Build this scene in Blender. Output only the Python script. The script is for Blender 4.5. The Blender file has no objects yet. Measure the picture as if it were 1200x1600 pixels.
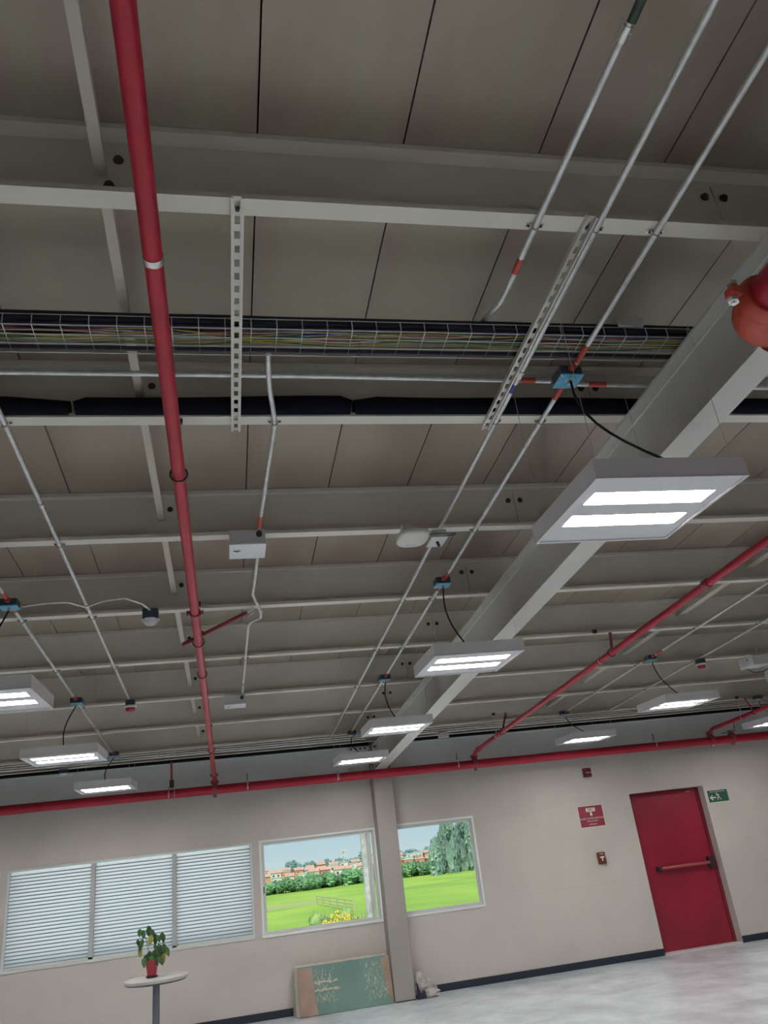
import bpy, bmesh, math, random
from mathutils import Vector, Matrix, noise
random.seed(7)
SC = bpy.context.scene
COL = SC.collection

# ------------------------------------------------------------------ camera
cam_d = bpy.data.cameras.new('camera'); cam = bpy.data.objects.new('camera', cam_d); COL.objects.link(cam)
cam_d.sensor_fit = 'VERTICAL'; cam_d.sensor_height = 24.0; cam_d.lens = 1208.41 / 1600 * 24.0
cam_d.clip_start = 0.05; cam_d.clip_end = 2000
RX = Vector((0.97792464, -0.1772147, -0.11071742)); RY = Vector((-0.02804426, 0.41375221, -0.90995749)); RZ = Vector((0.20706742, 0.89297484, 0.39964862))
m = Matrix(((RX.x, -RY.x, -RZ.x, 0), (RX.y, -RY.y, -RZ.y, 0), (RX.z, -RY.z, -RZ.z, 1.7), (0, 0, 0, 1)))
cam.matrix_world = m
SC.camera = cam

# ------------------------------------------------------------------ sky, sun, exposure
W = bpy.data.worlds.new('sky'); SC.world = W; W.use_nodes = True
nt = W.node_tree; nt.nodes.clear()
wo = nt.nodes.new('ShaderNodeOutputWorld'); bg = nt.nodes.new('ShaderNodeBackground')
tc = nt.nodes.new('ShaderNodeTexCoord'); sp = nt.nodes.new('ShaderNodeSeparateXYZ'); rp = nt.nodes.new('ShaderNodeValToRGB')
nt.links.new(tc.outputs['Generated'], sp.inputs[0]); nt.links.new(sp.outputs['Z'], rp.inputs[0])
nt.links.new(rp.outputs[0], bg.inputs[0]); nt.links.new(bg.outputs[0], wo.inputs[0])
cr = rp.color_ramp; cr.elements[0].position = 0.0; cr.elements[0].color = (0.60, 0.74, 0.79, 1)
cr.elements[1].position = 0.5; cr.elements[1].color = (0.45, 0.62, 0.78, 1)
e = cr.elements.new(0.03); e.color = (0.50, 0.69, 0.79, 1)
bg.inputs[1].default_value = 1.0
sun_d = bpy.data.lights.new('sun', 'SUN'); sun_d.energy = 5.2; sun_d.angle = math.radians(6); sun_d.color = (1, .95, .86)
sun = bpy.data.objects.new('sun', sun_d); COL.objects.link(sun)
sun.rotation_euler = (math.radians(38), 0, math.radians(-18))     # from behind the building, on the field
vs = SC.view_settings; vs.view_transform = 'Standard'; vs.look = 'None'; vs.gamma = 1.0; vs.use_curve_mapping = False
vs.exposure = 0.0
LAMP = 76.0                                                       # strength of the luminaire diffusers
SC.cycles.use_denoising = True
SC.cycles.max_bounces = 8
SC.cycles.sample_clamp_indirect = 6.0

# ------------------------------------------------------------------ helpers
SL = 0.0582167
def Z(y, k): return 1.7 + k - SL * y          # a height under the roof, falling with its slope

def mat(name, col, rough=.6, metal=0., var=0., scale=3., col2=None, bump=0., bscale=60., emit=None, estr=0., stretch=None, spec=.5, detail=4., rnd=0., trans=0.):
    mt = bpy.data.materials.new(name); mt.use_nodes = True; n = mt.node_tree; b = n.nodes['Principled BSDF']
    c = (*col, 1); b.inputs['Roughness'].default_value = rough; b.inputs['Metallic'].default_value = metal
    b.inputs['Base Color'].default_value = c; b.inputs['Specular IOR Level'].default_value = spec
    t = n.nodes.new('ShaderNodeTexCoord'); mp = n.nodes.new('ShaderNodeMapping'); n.links.new(t.outputs['Object'], mp.inputs[0])
    if stretch: mp.inputs['Scale'].default_value = stretch
    if var > 0 or col2:
        nz = n.nodes.new('ShaderNodeTexNoise'); nz.inputs['Scale'].default_value = scale; nz.inputs['Detail'].default_value = detail
        n.links.new(mp.outputs[0], nz.inputs[0])
        r = n.nodes.new('ShaderNodeValToRGB'); r.color_ramp.elements[0].position = .38; r.color_ramp.elements[1].position = .62
        a = col2 if col2 else tuple(x * (1 - var) for x in col)
        r.color_ramp.elements[0].color = (*a, 1); r.color_ramp.elements[1].color = (*[min(1, x * (1 + var)) for x in col], 1) if not col2 else c
        n.links.new(nz.outputs[0], r.inputs[0]); out = r.outputs[0]
        if rnd > 0:
            oi = n.nodes.new('ShaderNodeObjectInfo'); mr = n.nodes.new('ShaderNodeMapRange'); mr.inputs[3].default_value = 1 - rnd; mr.inputs[4].default_value = 1 + rnd
            n.links.new(oi.outputs['Random'], mr.inputs[0]); hs = n.nodes.new('ShaderNodeHueSaturation'); n.links.new(mr.outputs[0], hs.inputs['Value'])
            n.links.new(out, hs.inputs['Color']); out = hs.outputs[0]
        n.links.new(out, b.inputs['Base Color'])
    if bump > 0:
        nb = n.nodes.new('ShaderNodeTexNoise'); nb.inputs['Scale'].default_value = bscale; n.links.new(mp.outputs[0], nb.inputs[0])
        bp = n.nodes.new('ShaderNodeBump'); bp.inputs['Strength'].default_value = bump; bp.inputs['Distance'].default_value = .01
        n.links.new(nb.outputs[0], bp.inputs['Height']); n.links.new(bp.outputs[0], b.inputs['Normal'])
    if emit: b.inputs['Emission Color'].default_value = (*emit, 1); b.inputs['Emission Strength'].default_value = estr
    return mt

def glass_mat():
    mt = bpy.data.materials.new('window_glass'); mt.use_nodes = True; n = mt.node_tree; n.nodes.clear()
    o = n.nodes.new('ShaderNodeOutputMaterial'); tr = n.nodes.new('ShaderNodeBsdfTransparent'); gl = n.nodes.new('ShaderNodeBsdfGlossy')
    gl.inputs['Roughness'].default_value = .02; tr.inputs[0].default_value = (.96, .98, .97, 1)
    fr = n.nodes.new('ShaderNodeFresnel'); fr.inputs[0].default_value = 1.45; mx = n.nodes.new('ShaderNodeMixShader')
    n.links.new(fr.outputs[0], mx.inputs[0]); n.links.new(tr.outputs[0], mx.inputs[1]); n.links.new(gl.outputs[0], mx.inputs[2]); n.links.new(mx.outputs[0], o.inputs[0])
    return mt

def frost_mat():
    mt = bpy.data.materials.new('frosted_blade'); mt.use_nodes = True; n = mt.node_tree; n.nodes.clear()
    o = n.nodes.new('ShaderNodeOutputMaterial'); tr = n.nodes.new('ShaderNodeBsdfTranslucent'); df = n.nodes.new('ShaderNodeBsdfDiffuse'); tp = n.nodes.new('ShaderNodeBsdfTransparent')
    tr.inputs[0].default_value = (.97, .98, 1, 1); df.inputs[0].default_value = (.9, .9, .92, 1)
    mx = n.nodes.new('ShaderNodeMixShader'); mx.inputs[0].default_value = .08; m2 = n.nodes.new('ShaderNodeMixShader'); m2.inputs[0].default_value = .06
    n.links.new(tr.outputs[0], mx.inputs[1]); n.links.new(df.outputs[0], mx.inputs[2]); n.links.new(mx.outputs[0], m2.inputs[1]); n.links.new(tp.outputs[0], m2.inputs[2])
    n.links.new(m2.outputs[0], o.inputs[0]); return mt

def concrete_floor():
    mt = bpy.data.materials.new('polished_concrete'); mt.use_nodes = True; n = mt.node_tree; b = n.nodes['Principled BSDF']
    t = n.nodes.new('ShaderNodeTexCoord'); n1 = n.nodes.new('ShaderNodeTexNoise'); n1.inputs['Scale'].default_value = 1.5; n1.inputs['Detail'].default_value = 8; n1.inputs['Roughness'].default_value = .65; n1.inputs['Distortion'].default_value = .15
    n.links.new(t.outputs['Object'], n1.inputs[0])
    r = n.nodes.new('ShaderNodeValToRGB'); r.color_ramp.elements[0].position = .35; r.color_ramp.elements[0].color = (.46, .50, .54, 1); r.color_ramp.elements[1].position = .68; r.color_ramp.elements[1].color = (.66, .71, .76, 1)
    n.links.new(n1.outputs[0], r.inputs[0]); n.links.new(r.outputs[0], b.inputs['Base Color'])
    r2 = n.nodes.new('ShaderNodeMapRange'); r2.inputs[3].default_value = .14; r2.inputs[4].default_value = .30; n.links.new(n1.outputs[0], r2.inputs[0]); n.links.new(r2.outputs[0], b.inputs['Roughness'])
    b.inputs['Specular IOR Level'].default_value = .6
    return mt

M = {}
M['wall'] = mat('painted_wall', (.51, .475, .445), .75, var=.05, scale=1.2, bump=.1, bscale=40)
M['panel'] = mat('roof_panel_sheet', (.345, .32, .25), .36, metal=.25, col2=(.325, .25, .21), scale=1.0, bump=.05, bscale=30, stretch=(2.6, .7, 1), rnd=.05)
M['dark'] = mat('dark_gap', (.02, .02, .02), .9)
M['purlin'] = mat('purlin_grey_paint', (.67, .64, .575), .5, metal=.15, var=.06, scale=1.3, bump=.05, bscale=50)
M['sag'] = mat('sag_bar_grey', (.50, .46, .39), .5)
M['girder'] = mat('girder_grey_paint', (.62, .61, .585), .42, metal=.05, var=.04, scale=2)
M['eave'] = mat('eave_beam_paint', (.68, .70, .70), .4, var=.04, scale=2)
M['column'] = mat('column_paint', (.31, .285, .27), .6, var=.03, scale=2)
M['bolt'] = mat('dark_bolt_steel', (.06, .055, .06), .5, metal=.5)
M['red'] = mat('red_pipe_paint', (.42, .016, .04), .34, var=.1, scale=8, spec=.35)
M['reddark'] = mat('red_coupling_paint', (.27, .035, .045), .4, var=.1, scale=8)
M['redorange'] = mat('orange_red_coupling_paint', (.5, .06, .035), .25, var=.12, scale=12)
M['galv'] = mat('galvanised_steel', (.66, .67, .67), .3, metal=.55, var=.1, scale=25)
M['hose'] = mat('dark_green_hose', (.03, .06, .045), .45)
M['zinc'] = mat('bright_zinc', (.75, .75, .74), .25, metal=.7)
M['strut'] = mat('slotted_channel_zinc', (.62, .60, .56), .35, metal=.35)
M['band'] = mat('red_marking_band', (.5, .07, .05), .5)
M['bluetape'] = mat('blue_marking_band', (.04, .06, .3), .5)
M['boxdark'] = mat('dark_blue_box_body', (.04, .06, .09), .5)
M['cyan'] = mat('bright_blue_cover', (.06, .36, .58), .35, var=.15, scale=30)
M['white'] = mat('white_enamel', (.72, .73, .75), .4, var=.02, scale=5)
M['whitelow'] = mat('light_grey_enamel', (.55, .55, .57), .4)
M['lum'] = mat('luminaire_housing', (.74, .73, .75), .5)
M['lumface'] = mat('luminaire_face', (.74, .73, .76), .45)
M['glow'] = mat('lit_diffuser', (.9, .9, .88), .5, emit=(1, .975, .93), estr=LAMP)
M['cable'] = mat('black_cable', (.012, .014, .03), .5)
M['foam'] = mat('black_foam', (.008, .009, .016), .9, spec=.15, bump=.3, bscale=40)
M['wire'] = mat('wire_tray_zinc', (.62, .63, .62), .35, metal=.4)
for nme, c in dict(yellow=(.45, .36, .06), green=(.05, .16, .06), blue=(.03, .05, .25), redc=(.33, .04, .04), whitec=(.45, .45, .42), navy=(.01, .012, .03)).items():
    M['c_' + nme] = mat('cable_' + nme, c, .5)
M['alu'] = mat('window_aluminium', (.62, .64, .63), .4, metal=.1)
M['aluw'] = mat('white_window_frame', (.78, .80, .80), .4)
M['lrail'] = mat('louvre_rail_grey', (.25, .26, .28), .5)
M['glass'] = glass_mat(); M['frost'] = frost_mat()
M['floor'] = concrete_floor()
M['base'] = mat('navy_baseboard', (.012, .02, .035), .45)
M['door'] = mat('red_door_paint', (.27, .012, .035), .35, var=.12, scale=1.5)
M['doorf'] = mat('dark_red_frame_paint', (.20, .015, .03), .4)
M['black'] = mat('black_plastic', (.02, .018, .022), .4)
M['signred'] = mat('sign_red', (.26, .03, .055), .45)
M['signgreen'] = mat('sign_green', (.02, .085, .06), .45)
M['signcream'] = mat('sign_cream', (.62, .62, .50), .5)
M['signwhite'] = mat('sign_white', (.8, .8, .78), .5)
M['strobe'] = mat('alarm_maroon', (.10, .012, .025), .3)
M['pull'] = mat('call_point_brown_red', (.14, .03, .02), .4)
M['tabletop'] = mat('table_top_grey', (.42, .41, .39), .5, var=.06, scale=8)
M['tableedge'] = mat('table_edge_dark', (.06, .07, .09), .4)
M['pole'] = mat('table_pole_grey', (.14, .16, .19), .4, metal=.3)
M['pot'] = mat('red_plastic_pot', (.33, .03, .045), .35)
M['soil'] = mat('dark_soil', (.03, .02, .015), .9, bump=.5)
M['leaf'] = mat('leaf_green', (.07, .17, .045), .45, col2=(.03, .09, .03), scale=6, rnd=.45)
M['leafy'] = mat('leaf_yellow', (.38, .38, .09), .5, var=.2, scale=9)
M['stem'] = mat('stem_brown', (.10, .11, .05), .6)
M['boardg'] = mat('moisture_board_green', (.16, .27, .24), .7, col2=(.13, .22, .195), scale=2)
M['boardb'] = mat('board_brown_paper', (.34, .24, .19), .75, var=.12, scale=6)
M['boardw'] = mat('board_gypsum_core', (.55, .50, .43), .8, var=.1, scale=10)
M['bagm'] = mat('crumpled_grey_sheet', (.36, .34, .33), .4, var=.25, scale=12)
M['fieldm'] = mat('field_grass', (.28, .42, .05), .9, col2=(.18, .32, .035), scale=.06, detail=8)
M['tree1'] = mat('hazed_hedge_leaves', (.17, .33, .15), .8, col2=(.08, .19, .10), scale=.9, rnd=.35)  # leaf colour lightened with painted-in distance haze
M['tree2'] = mat('hazed_tall_tree_leaves', (.24, .36, .28), .8, col2=(.12, .21, .19), scale=1.0, rnd=.2)  # haze put into this green as well
M['tree3'] = mat('hazed_far_tree_leaves', (.20, .32, .31), .8, col2=(.16, .27, .28), scale=.5, rnd=.2)  # skyline green, lightened further by painted haze
M['trunk'] = mat('tree_trunk', (.15, .12, .09), .9)
M['flower'] = mat('yellow_blossom', (.75, .52, .05), .7)
M['shrubm'] = mat('shrub_leaves', (.30, .42, .13), .8, col2=(.15, .25, .08), scale=1.5)
M['brickh'] = mat('orange_brick_house', (.55, .26, .17), .8, var=.12, scale=.8)
M['whiteh'] = mat('white_house', (.60, .59, .58), .8, var=.06, scale=.8)
M['roofh'] = mat('pink_clay_roof', (.48, .28, .23), .8, var=.1, scale=1)
M['roofg'] = mat('pale_sheet_roof', (.55, .58, .62), .6)
M['winh'] = mat('house_window', (.08, .1, .13), .3)
M['post'] = mat('weathered_concrete_post', (.46, .47, .44), .85, var=.25, scale=7)
M['wood'] = mat('grey_fence_wood', (.42, .40, .28), .9)
M['mast'] = mat('mast_steel', (.5, .55, .55), .6)
M['orange'] = mat('orange_end', (.65, .12, .03), .4)
M['led'] = mat('red_indicator', (.8, .1, .05), .4, emit=(1, .12, .05), estr=3)
M['lens'] = mat('clear_lamp_lens', (.75, .75, .75), .15)
M['redlens'] = mat('red_detector_lens', (.5, .02, .06), .2)
M['ext'] = mat('outside_render', (.6, .58, .55), .8)

class MB:
    def __init__(s): s.v = []; s.f = []; s.mi = []
    def add(s, vs_, fs, mi=0):
        o = len(s.v); s.v += [tuple(p) for p in vs_]; s.f += [tuple(i + o for i in f) for f in fs]; s.mi += [mi] * len(fs); return s
    def box(s, x0, x1, y0, y1, z0, z1, mi=0):
        return s.add([(x0, y0, z0), (x1, y0, z0), (x1, y1, z0), (x0, y1, z0), (x0, y0, z1), (x1, y0, z1), (x1, y1, z1), (x0, y1, z1)],
                     [(0, 3, 2, 1), (4, 5, 6, 7), (0, 1, 5, 4), (1, 2, 6, 5), (2, 3, 7, 6), (3, 0, 4, 7)], mi)
    def sbox(s, x0, x1, y0, y1, k0, k1, mi=0):                     # a box that follows the roof slope
        return s.add([(x0, y0, Z(y0, k0)), (x1, y0, Z(y0, k0)), (x1, y1, Z(y1, k0)), (x0, y1, Z(y1, k0)), (x0, y0, Z(y0, k1)), (x1, y0, Z(y0, k1)), (x1, y1, Z(y1, k1)), (x0, y1, Z(y1, k1))],
                     [(0, 3, 2, 1), (4, 5, 6, 7), (0, 1, 5, 4), (1, 2, 6, 5), (2, 3, 7, 6), (3, 0, 4, 7)], mi)
    def bar(s, a, b, w, h, up=(0, 0, 1), mi=0):
        a = Vector(a); b = Vector(b); d = (b - a).normalized(); u = Vector(up); sx = d.cross(u)
        if sx.length < 1e-4: sx = d.cross(Vector((1, 0, 0)))
        sx.normalize(); u = sx.cross(d); P = []
        for q in (a, b):
            for i, j in ((-1, -1), (1, -1), (1, 1), (-1, 1)): P.append(q + sx * (i * w / 2) + u * (j * h / 2))
        return s.add(P, [(0, 1, 2, 3), (7, 6, 5, 4), (0, 4, 5, 1), (1, 5, 6, 2), (2, 6, 7, 3), (3, 7, 4, 0)], mi)
    def tube(s, pts, r, seg=12, mi=0, caps=True, closed=False):
        pts = [Vector(p) for p in pts]; n = len(pts); rr = r if isinstance(r, (list, tuple)) else [r] * n
        o = len(s.v); prev = None
        for i, p in enumerate(pts):
            if closed: d = (pts[(i + 1) % n] - pts[i - 1]).normalized()
            elif i == 0: d = (pts[1] - p).normalized()
            elif i == n - 1: d = (p - pts[i - 1]).normalized()
            else: d = ((pts[i + 1] - p).normalized() + (p - pts[i - 1]).normalized()).normalized()
            if prev is None:
                a = Vector((0, 0, 1)) if abs(d.z) < .9 else Vector((1, 0, 0)); u = d.cross(a).normalized()
            else: u = (prev - d * prev.dot(d)).normalized()
            prev = u; w = d.cross(u)
            for k in range(seg):
                t = 2 * math.pi * k / seg; s.v.append(tuple(p + u * (math.cos(t) * rr[i]) + w * (math.sin(t) * rr[i])))
        for i in range(n if closed else n - 1):
            for k in range(seg):
                a = o + i * seg + k; b = o + i * seg + (k + 1) % seg; j = (i + 1) % n
                c = o + j * seg + (k + 1) % seg; d_ = o + j * seg + k; s.f.append((a, b, c, d_)); s.mi.append(mi)
        if caps and not closed:
            s.f.append(tuple(o + k for k in range(seg))[::-1]); s.f.append(tuple(o + (n - 1) * seg + k for k in range(seg))); s.mi += [mi, mi]
        return s
    def ring(s, c, axis, R, r, seg=20, sub=6, mi=0, a0=0, a1=2 * math.pi):
        c = Vector(c); ax = Vector(axis).normalized(); u = ax.orthogonal().normalized(); w = ax.cross(u)
        full = abs(a1 - a0 - 2 * math.pi) < 1e-6; n = seg if full else seg + 1
        return s.tube([c + u * (math.cos(a0 + (a1 - a0) * i / seg) * R) + w * (math.sin(a0 + (a1 - a0) * i / seg) * R) for i in range(n)], r, sub, mi, closed=full)
    def lathe(s, prof, c=(0, 0, 0), axis=(0, 0, 1), seg=20, mi=0):
        c = Vector(c); ax = Vector(axis).normalized(); u = ax.orthogonal().normalized(); w = ax.cross(u); o = len(s.v)
        for r, z in prof:
            for k in range(seg):
                t = 2 * math.pi * k / seg; s.v.append(tuple(c + ax * z + u * (r * math.cos(t)) + w * (r * math.sin(t))))
        for i in range(len(prof) - 1):
            for k in range(seg):
                a = o + i * seg + k; b = o + i * seg + (k + 1) % seg; s.f.append((a, b, b + seg, a + seg)); s.mi.append(mi)
        s.f.append(tuple(o + k for k in range(seg))[::-1]); s.f.append(tuple(o + (len(prof) - 1) * seg + k for k in range(seg))); s.mi += [mi, mi]
        return s
    def ext(s, prof, vec, mi=0):                                   # prof: 3-D outline, extruded by vec
        n = len(prof); v = Vector(vec); P = [Vector(p) for p in prof]; P = P + [p + v for p in P]
        return s.add(P, [tuple(range(n))[::-1], tuple(range(n, 2 * n))] + [(i, (i + 1) % n, n + (i + 1) % n, n + i) for i in range(n)], mi)
    def sphere(s, c, r, sx=1, sy=1, sz=1, seg=12, rings=8, mi=0, nz=0, fr=1.0):
        o = len(s.v); c = Vector(c)
        for i in range(rings + 1):
            for k in range(seg):
                ph = math.pi * i / rings; th = 2 * math.pi * k / seg; d = Vector((math.sin(ph) * math.cos(th), math.sin(ph) * math.sin(th), math.cos(ph)))
                q = r * (1 + nz * noise.noise(d * fr + c)) if nz else r
                s.v.append(tuple(c + Vector((d.x * q * sx, d.y * q * sy, d.z * q * sz))))
        for i in range(rings):
            for k in range(seg):
                a = o + i * seg + k; b = o + i * seg + (k + 1) % seg; s.f.append((a, a + seg, b + seg, b)); s.mi.append(mi)
        return s
    def build(s, name, mats, parent=None, origin=None, smooth=True, bevel=0):
        if not isinstance(mats, (list, tuple)): mats = [mats]
        if origin is None: origin = parent.matrix_world.translation if parent is not None and parent.parent is None and False else (WORLD_OF.get(parent, (0, 0, 0)) if parent is not None else (0, 0, 0))
        ox, oy, oz = origin
        me = bpy.data.meshes.new(name); me.from_pydata([(x - ox, y - oy, z - oz) for x, y, z in s.v], [], s.f)
        for q in mats: me.materials.append(q)
        me.polygons.foreach_set('material_index', s.mi)
        bm = bmesh.new(); bm.from_mesh(me); bmesh.ops.recalc_face_normals(bm, faces=bm.faces); bm.to_mesh(me); bm.free()
        if smooth:
            me.polygons.foreach_set('use_smooth', [True] * len(me.polygons)); me.set_sharp_from_angle(angle=math.radians(38))
        me.update()
        o = bpy.data.objects.new(name, me); COL.objects.link(o); WORLD_OF[o] = tuple(origin)
        if parent is not None:
            o.parent = parent; pw = WORLD_OF.get(parent, (0, 0, 0)); o.location = (ox - pw[0], oy - pw[1], oz - pw[2])
        else: o.location = origin
        if bevel:
            bv = o.modifiers.new('bevel', 'BEVEL'); bv.width = bevel; bv.segments = 2; bv.limit_method = 'ANGLE'
        return o
WORLD_OF = {}

def tag(o, label=None, cat=None, group=None, kind=None):
    if label: o['label'] = label
    if cat: o['category'] = cat
    if group: o['group'] = group
    if kind: o['kind'] = kind
    return o
def thing(name, loc, label=None, cat=None, group=None, kind=None):
    o = bpy.data.objects.new(name, None); COL.objects.link(o); o.location = loc; o.empty_display_size = .1; WORLD_OF[o] = tuple(loc)
    return tag(o, label, cat, group, kind)
def copy_tree(o, loc, label=None, group=None, cut=()):
    r = o.copy(); COL.objects.link(r); r.location = loc; WORLD_OF[r] = tuple(loc)
    if label: r['label'] = label
    if group: r['group'] = group
    for ch in list(o.children):
        c = ch.copy(); COL.objects.link(c); c.parent = r
        for g in ch.children:
            d = g.copy(); COL.objects.link(d); d.parent = c
    return r
def text(name, body, size, m_, parent, pos, rot, align='CENTER', sx=1.0):
    c = bpy.data.curves.new(name, 'FONT'); c.body = body; c.size = size; c.align_x = align; c.align_y = 'CENTER'; c.extrude = .0008; c.materials.append(m_); c.resolution_u = 2
    o = bpy.data.objects.new(name, c); COL.objects.link(o); pw = WORLD_OF.get(parent, (0, 0, 0)); o.parent = parent
    o.location = (pos[0] - pw[0], pos[1] - pw[1], pos[2] - pw[2]); o.rotation_euler = rot; o.scale = (sx, 1, 1)
    bpy.context.view_layer.update(); me = bpy.data.meshes.new_from_object(o.evaluated_get(bpy.context.evaluated_depsgraph_get()))
    q = bpy.data.objects.new(name, me); COL.objects.link(q); q.parent = parent; q.location = o.location; q.rotation_euler = rot; q.scale = (sx, 1, 1)
    bpy.data.objects.remove(o); bpy.data.curves.remove(c); q.name = name; return q

# ================================================================== LARGE STRUCTURE
WY = 11.155                                     # inner face of the window wall
XL, XR, YB = -7.0, 12.5, -9.0
tag(MB().box(XL, XR, YB, WY + .25, -.25, 0).build('floor', M['floor']), kind='structure')
w = MB()
holes = [(-4.6, -2.76, .881, 2.0), (-2.68, .28, .881, 2.0), (.37, 1.93, .876, 2.012), (2.07, 3.32, .884, 2.022), (5.72, 6.92, 0, 2.07)]
x = XL
for (a, b, z0, z1) in holes:
    w.box(x, a, WY, WY + .25, 0, 3.36); 
    if z0 > 0: w.box(a, b, WY, WY + .25, 0, z0)
    w.box(a, b, WY, WY + .25, z1, 3.36); x = b
w.box(x, XR, WY, WY + .25, 0, 3.36)
tag(w.build('wall_front', M['wall'], smooth=False), kind='structure')
tag(MB().box(XL - .15, XL, YB, WY + .25, 0, 4.6).build('wall_left', M['wall'], smooth=False), kind='structure')
tag(MB().box(XR, XR + .15, YB, WY + .25, 0, 4.6).build('wall_right', M['wall'], smooth=False), kind='structure')
tag(MB().box(XL - .15, XR + .15, YB - .15, YB, 0, 4.7).build('wall_back', M['wall'], smooth=False), kind='structure')
# hairline joint in the wall, either side of the door
for (a, b) in ((3.6, 5.66), (6.95, 9.0)):
    j = MB(); n = 12
    for i in range(n):
        x0 = a + (b - a) * i / n; x1 = a + (b - a) * (i + 1) / n
        j.box(x0, x1, WY - .0015, WY + .001, .955 + .004 * math.sin(i * 1.7), .958 + .004 * math.sin(i * 1.7))
    o = j.build('wall_joint', mat('wall_joint_line', (.42, .39, .36), .8)); tag(o, kind='structure'); 
# baseboards
for i, (a, b) in enumerate(((XL, .70), (2.19, 5.72), (6.92, XR))):
    o = MB().box(a, b, WY - .014, WY - .0005, .001, .085).build('baseboard_front', M['base'], bevel=.003); tag(o, kind='structure')

# ceiling: sheets with dark joints, one object per sheet
ceil = thing('ceiling', (0, 0, 0), kind='structure')
MB().sbox(XL, XR, YB, WY + .3, 2.33, 2.36).build('backing_sheet', M['dark'], ceil)
PW = .4905; x0 = .153
i0 = math.ceil((XL - x0) / PW); i1 = math.floor((XR - x0) / PW)
for i in range(i0, i1):
    a = x0 + i * PW
    MB().sbox(a + .003, a + PW - .003, YB, WY + .15, 2.285, 2.325).build('roof_panel', M['panel'], ceil, origin=(a, 0, 0), smooth=False)

# ================================================================== ROOF PURLINS
PY = [-.46, .715, 1.885, 3.063, 4.245, 5.393, 6.559, 7.774, 8.924, 10.109]
names = {0: 'grey channel purlin behind the camera above the near luminaires', 1: 'grey channel purlin just outside the top of the view', 2: 'frontmost purlin crossing the top of the photo above the big red elbow',
         3: 'purlin with black foam sleeve, carrying the lower ends of the slotted channels', 4: 'purlin carrying the oval white access point and the larger white box',
         5: 'purlin where the red diagonal brace and kinked conduit cross', 6: 'purlin just beyond the red diagonal brace, sixth from the window wall', 7: 'purlin carrying the smaller white box and the red-lensed detector',
         8: 'purlin over the third row of luminaires, third from the window wall', 9: 'purlin second from the window wall, last full-depth one before the eave'}
def purlin(yw, label, x_a=XL + .02, x_b=XR - .02, big=True):
    zb = Z(yw, 2.0); zt = Z(yw, 2.283); F = .07; t = .004
    root = thing('roof_purlin', (0, yw, zb), label, 'purlin', 'roof purlins')
    p = [(x_a, yw, zb), (x_a, yw, zt), (x_a, yw - F, zt + .004), (x_a, yw - F, zt - .018), (x_a, yw - F + t, zt - .018), (x_a, yw - F + t, zt - t), (x_a, yw - t, zt - t),
         (x_a, yw - t, zb + t), (x_a, yw - F + t, zb + t), (x_a, yw - F + t, zb + .02), (x_a, yw - F, zb + .02), (x_a, yw - F, zb)]
    MB().ext(p, (x_b - x_a, 0, 0)).build('channel', M['purlin'], root, smooth=False)
    bolts = [(-.285, Z(yw, 2.2)), (1.80, Z(yw, 2.2)), (1.88, Z(yw, 2.2)), (4.24, Z(yw, 2.2))]
    if yw < 3.5: bolts += [(-.31, Z(yw, 2.09))]
    for bx, bz in bolts:
        MB().lathe([(.0, 0), (.017, 0), (.017, .004), (.012, .005), (.012, .012), (0, .013)], (bx, yw - t, bz), (0, -1, 0), 8).build('bolt', M['bolt'], root)
    # lapping plate line beside the girder
    MB().box(1.838, 1.842, yw - t - .003, yw - t, zb + .03, zt - .03).build('lap_edge', M['zinc'], root)
    return root
for i, y in enumerate(PY): purlin(y, names[i])
# eave purlin against the wall (shallower, lit flange)
yw = 10.70; zb = Z(yw, 2.0)
root = thing('eave_purlin', (0, yw, zb), 'eave purlin with ribbed bluish face, nearest to the window wall', 'purlin', 'roof purlins')
p = [(XL, yw, zb), (XL, yw, zb + .26), (XL, yw - .07, zb + .26), (XL, yw - .07, zb + .255), (XL, yw - .004, zb + .255), (XL, yw - .004, zb + .004), (XL, yw - .07, zb + .004), (XL, yw - .07, zb)]
MB().ext(p, (XR - XL, 0, 0)).build('channel', M['purlin'], root, smooth=False)

# short sag bars between purlins
def sagbars(x, w_, pairs, label, grp):
    for i, j in pairs:
        a, b = PY[i], PY[j]; k = 2.13
        o = MB(); o.bar((x, a + .002, Z(a, k)), (x, b - .006, Z(b, k)), w_, .004).bar((x + w_ / 2, a + .002, Z(a, k) + .015), (x + w_ / 2, b - .006, Z(b, k) + .015), .004, .034)
        tag(o.build('sag_bar', M['sag'], origin=(x, (a + b) / 2, Z((a + b) / 2, k)), smooth=False), label, 'sag bar', grp)
ORD = ['', 'topmost', 'second', 'third', 'fourth', 'fifth', 'sixth', 'seventh', 'eighth']
for i in range(1, 9):
    sagbars(-.335, .033, [(i, i + 1)], 'flat grey sag bar between purlins beside the left red pipe, ' + ORD[i] + ' of its line', 'sag bars beside the left red pipe')
for n_, i in enumerate(range(4, 9)):
    sagbars(4.29, .07, [(i, i + 1)], 'flat grey sag bar between purlins beyond the right red pipe, ' + ORD[n_ + 1] + ' of its line', 'sag bars beyond the right red pipe')

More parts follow.
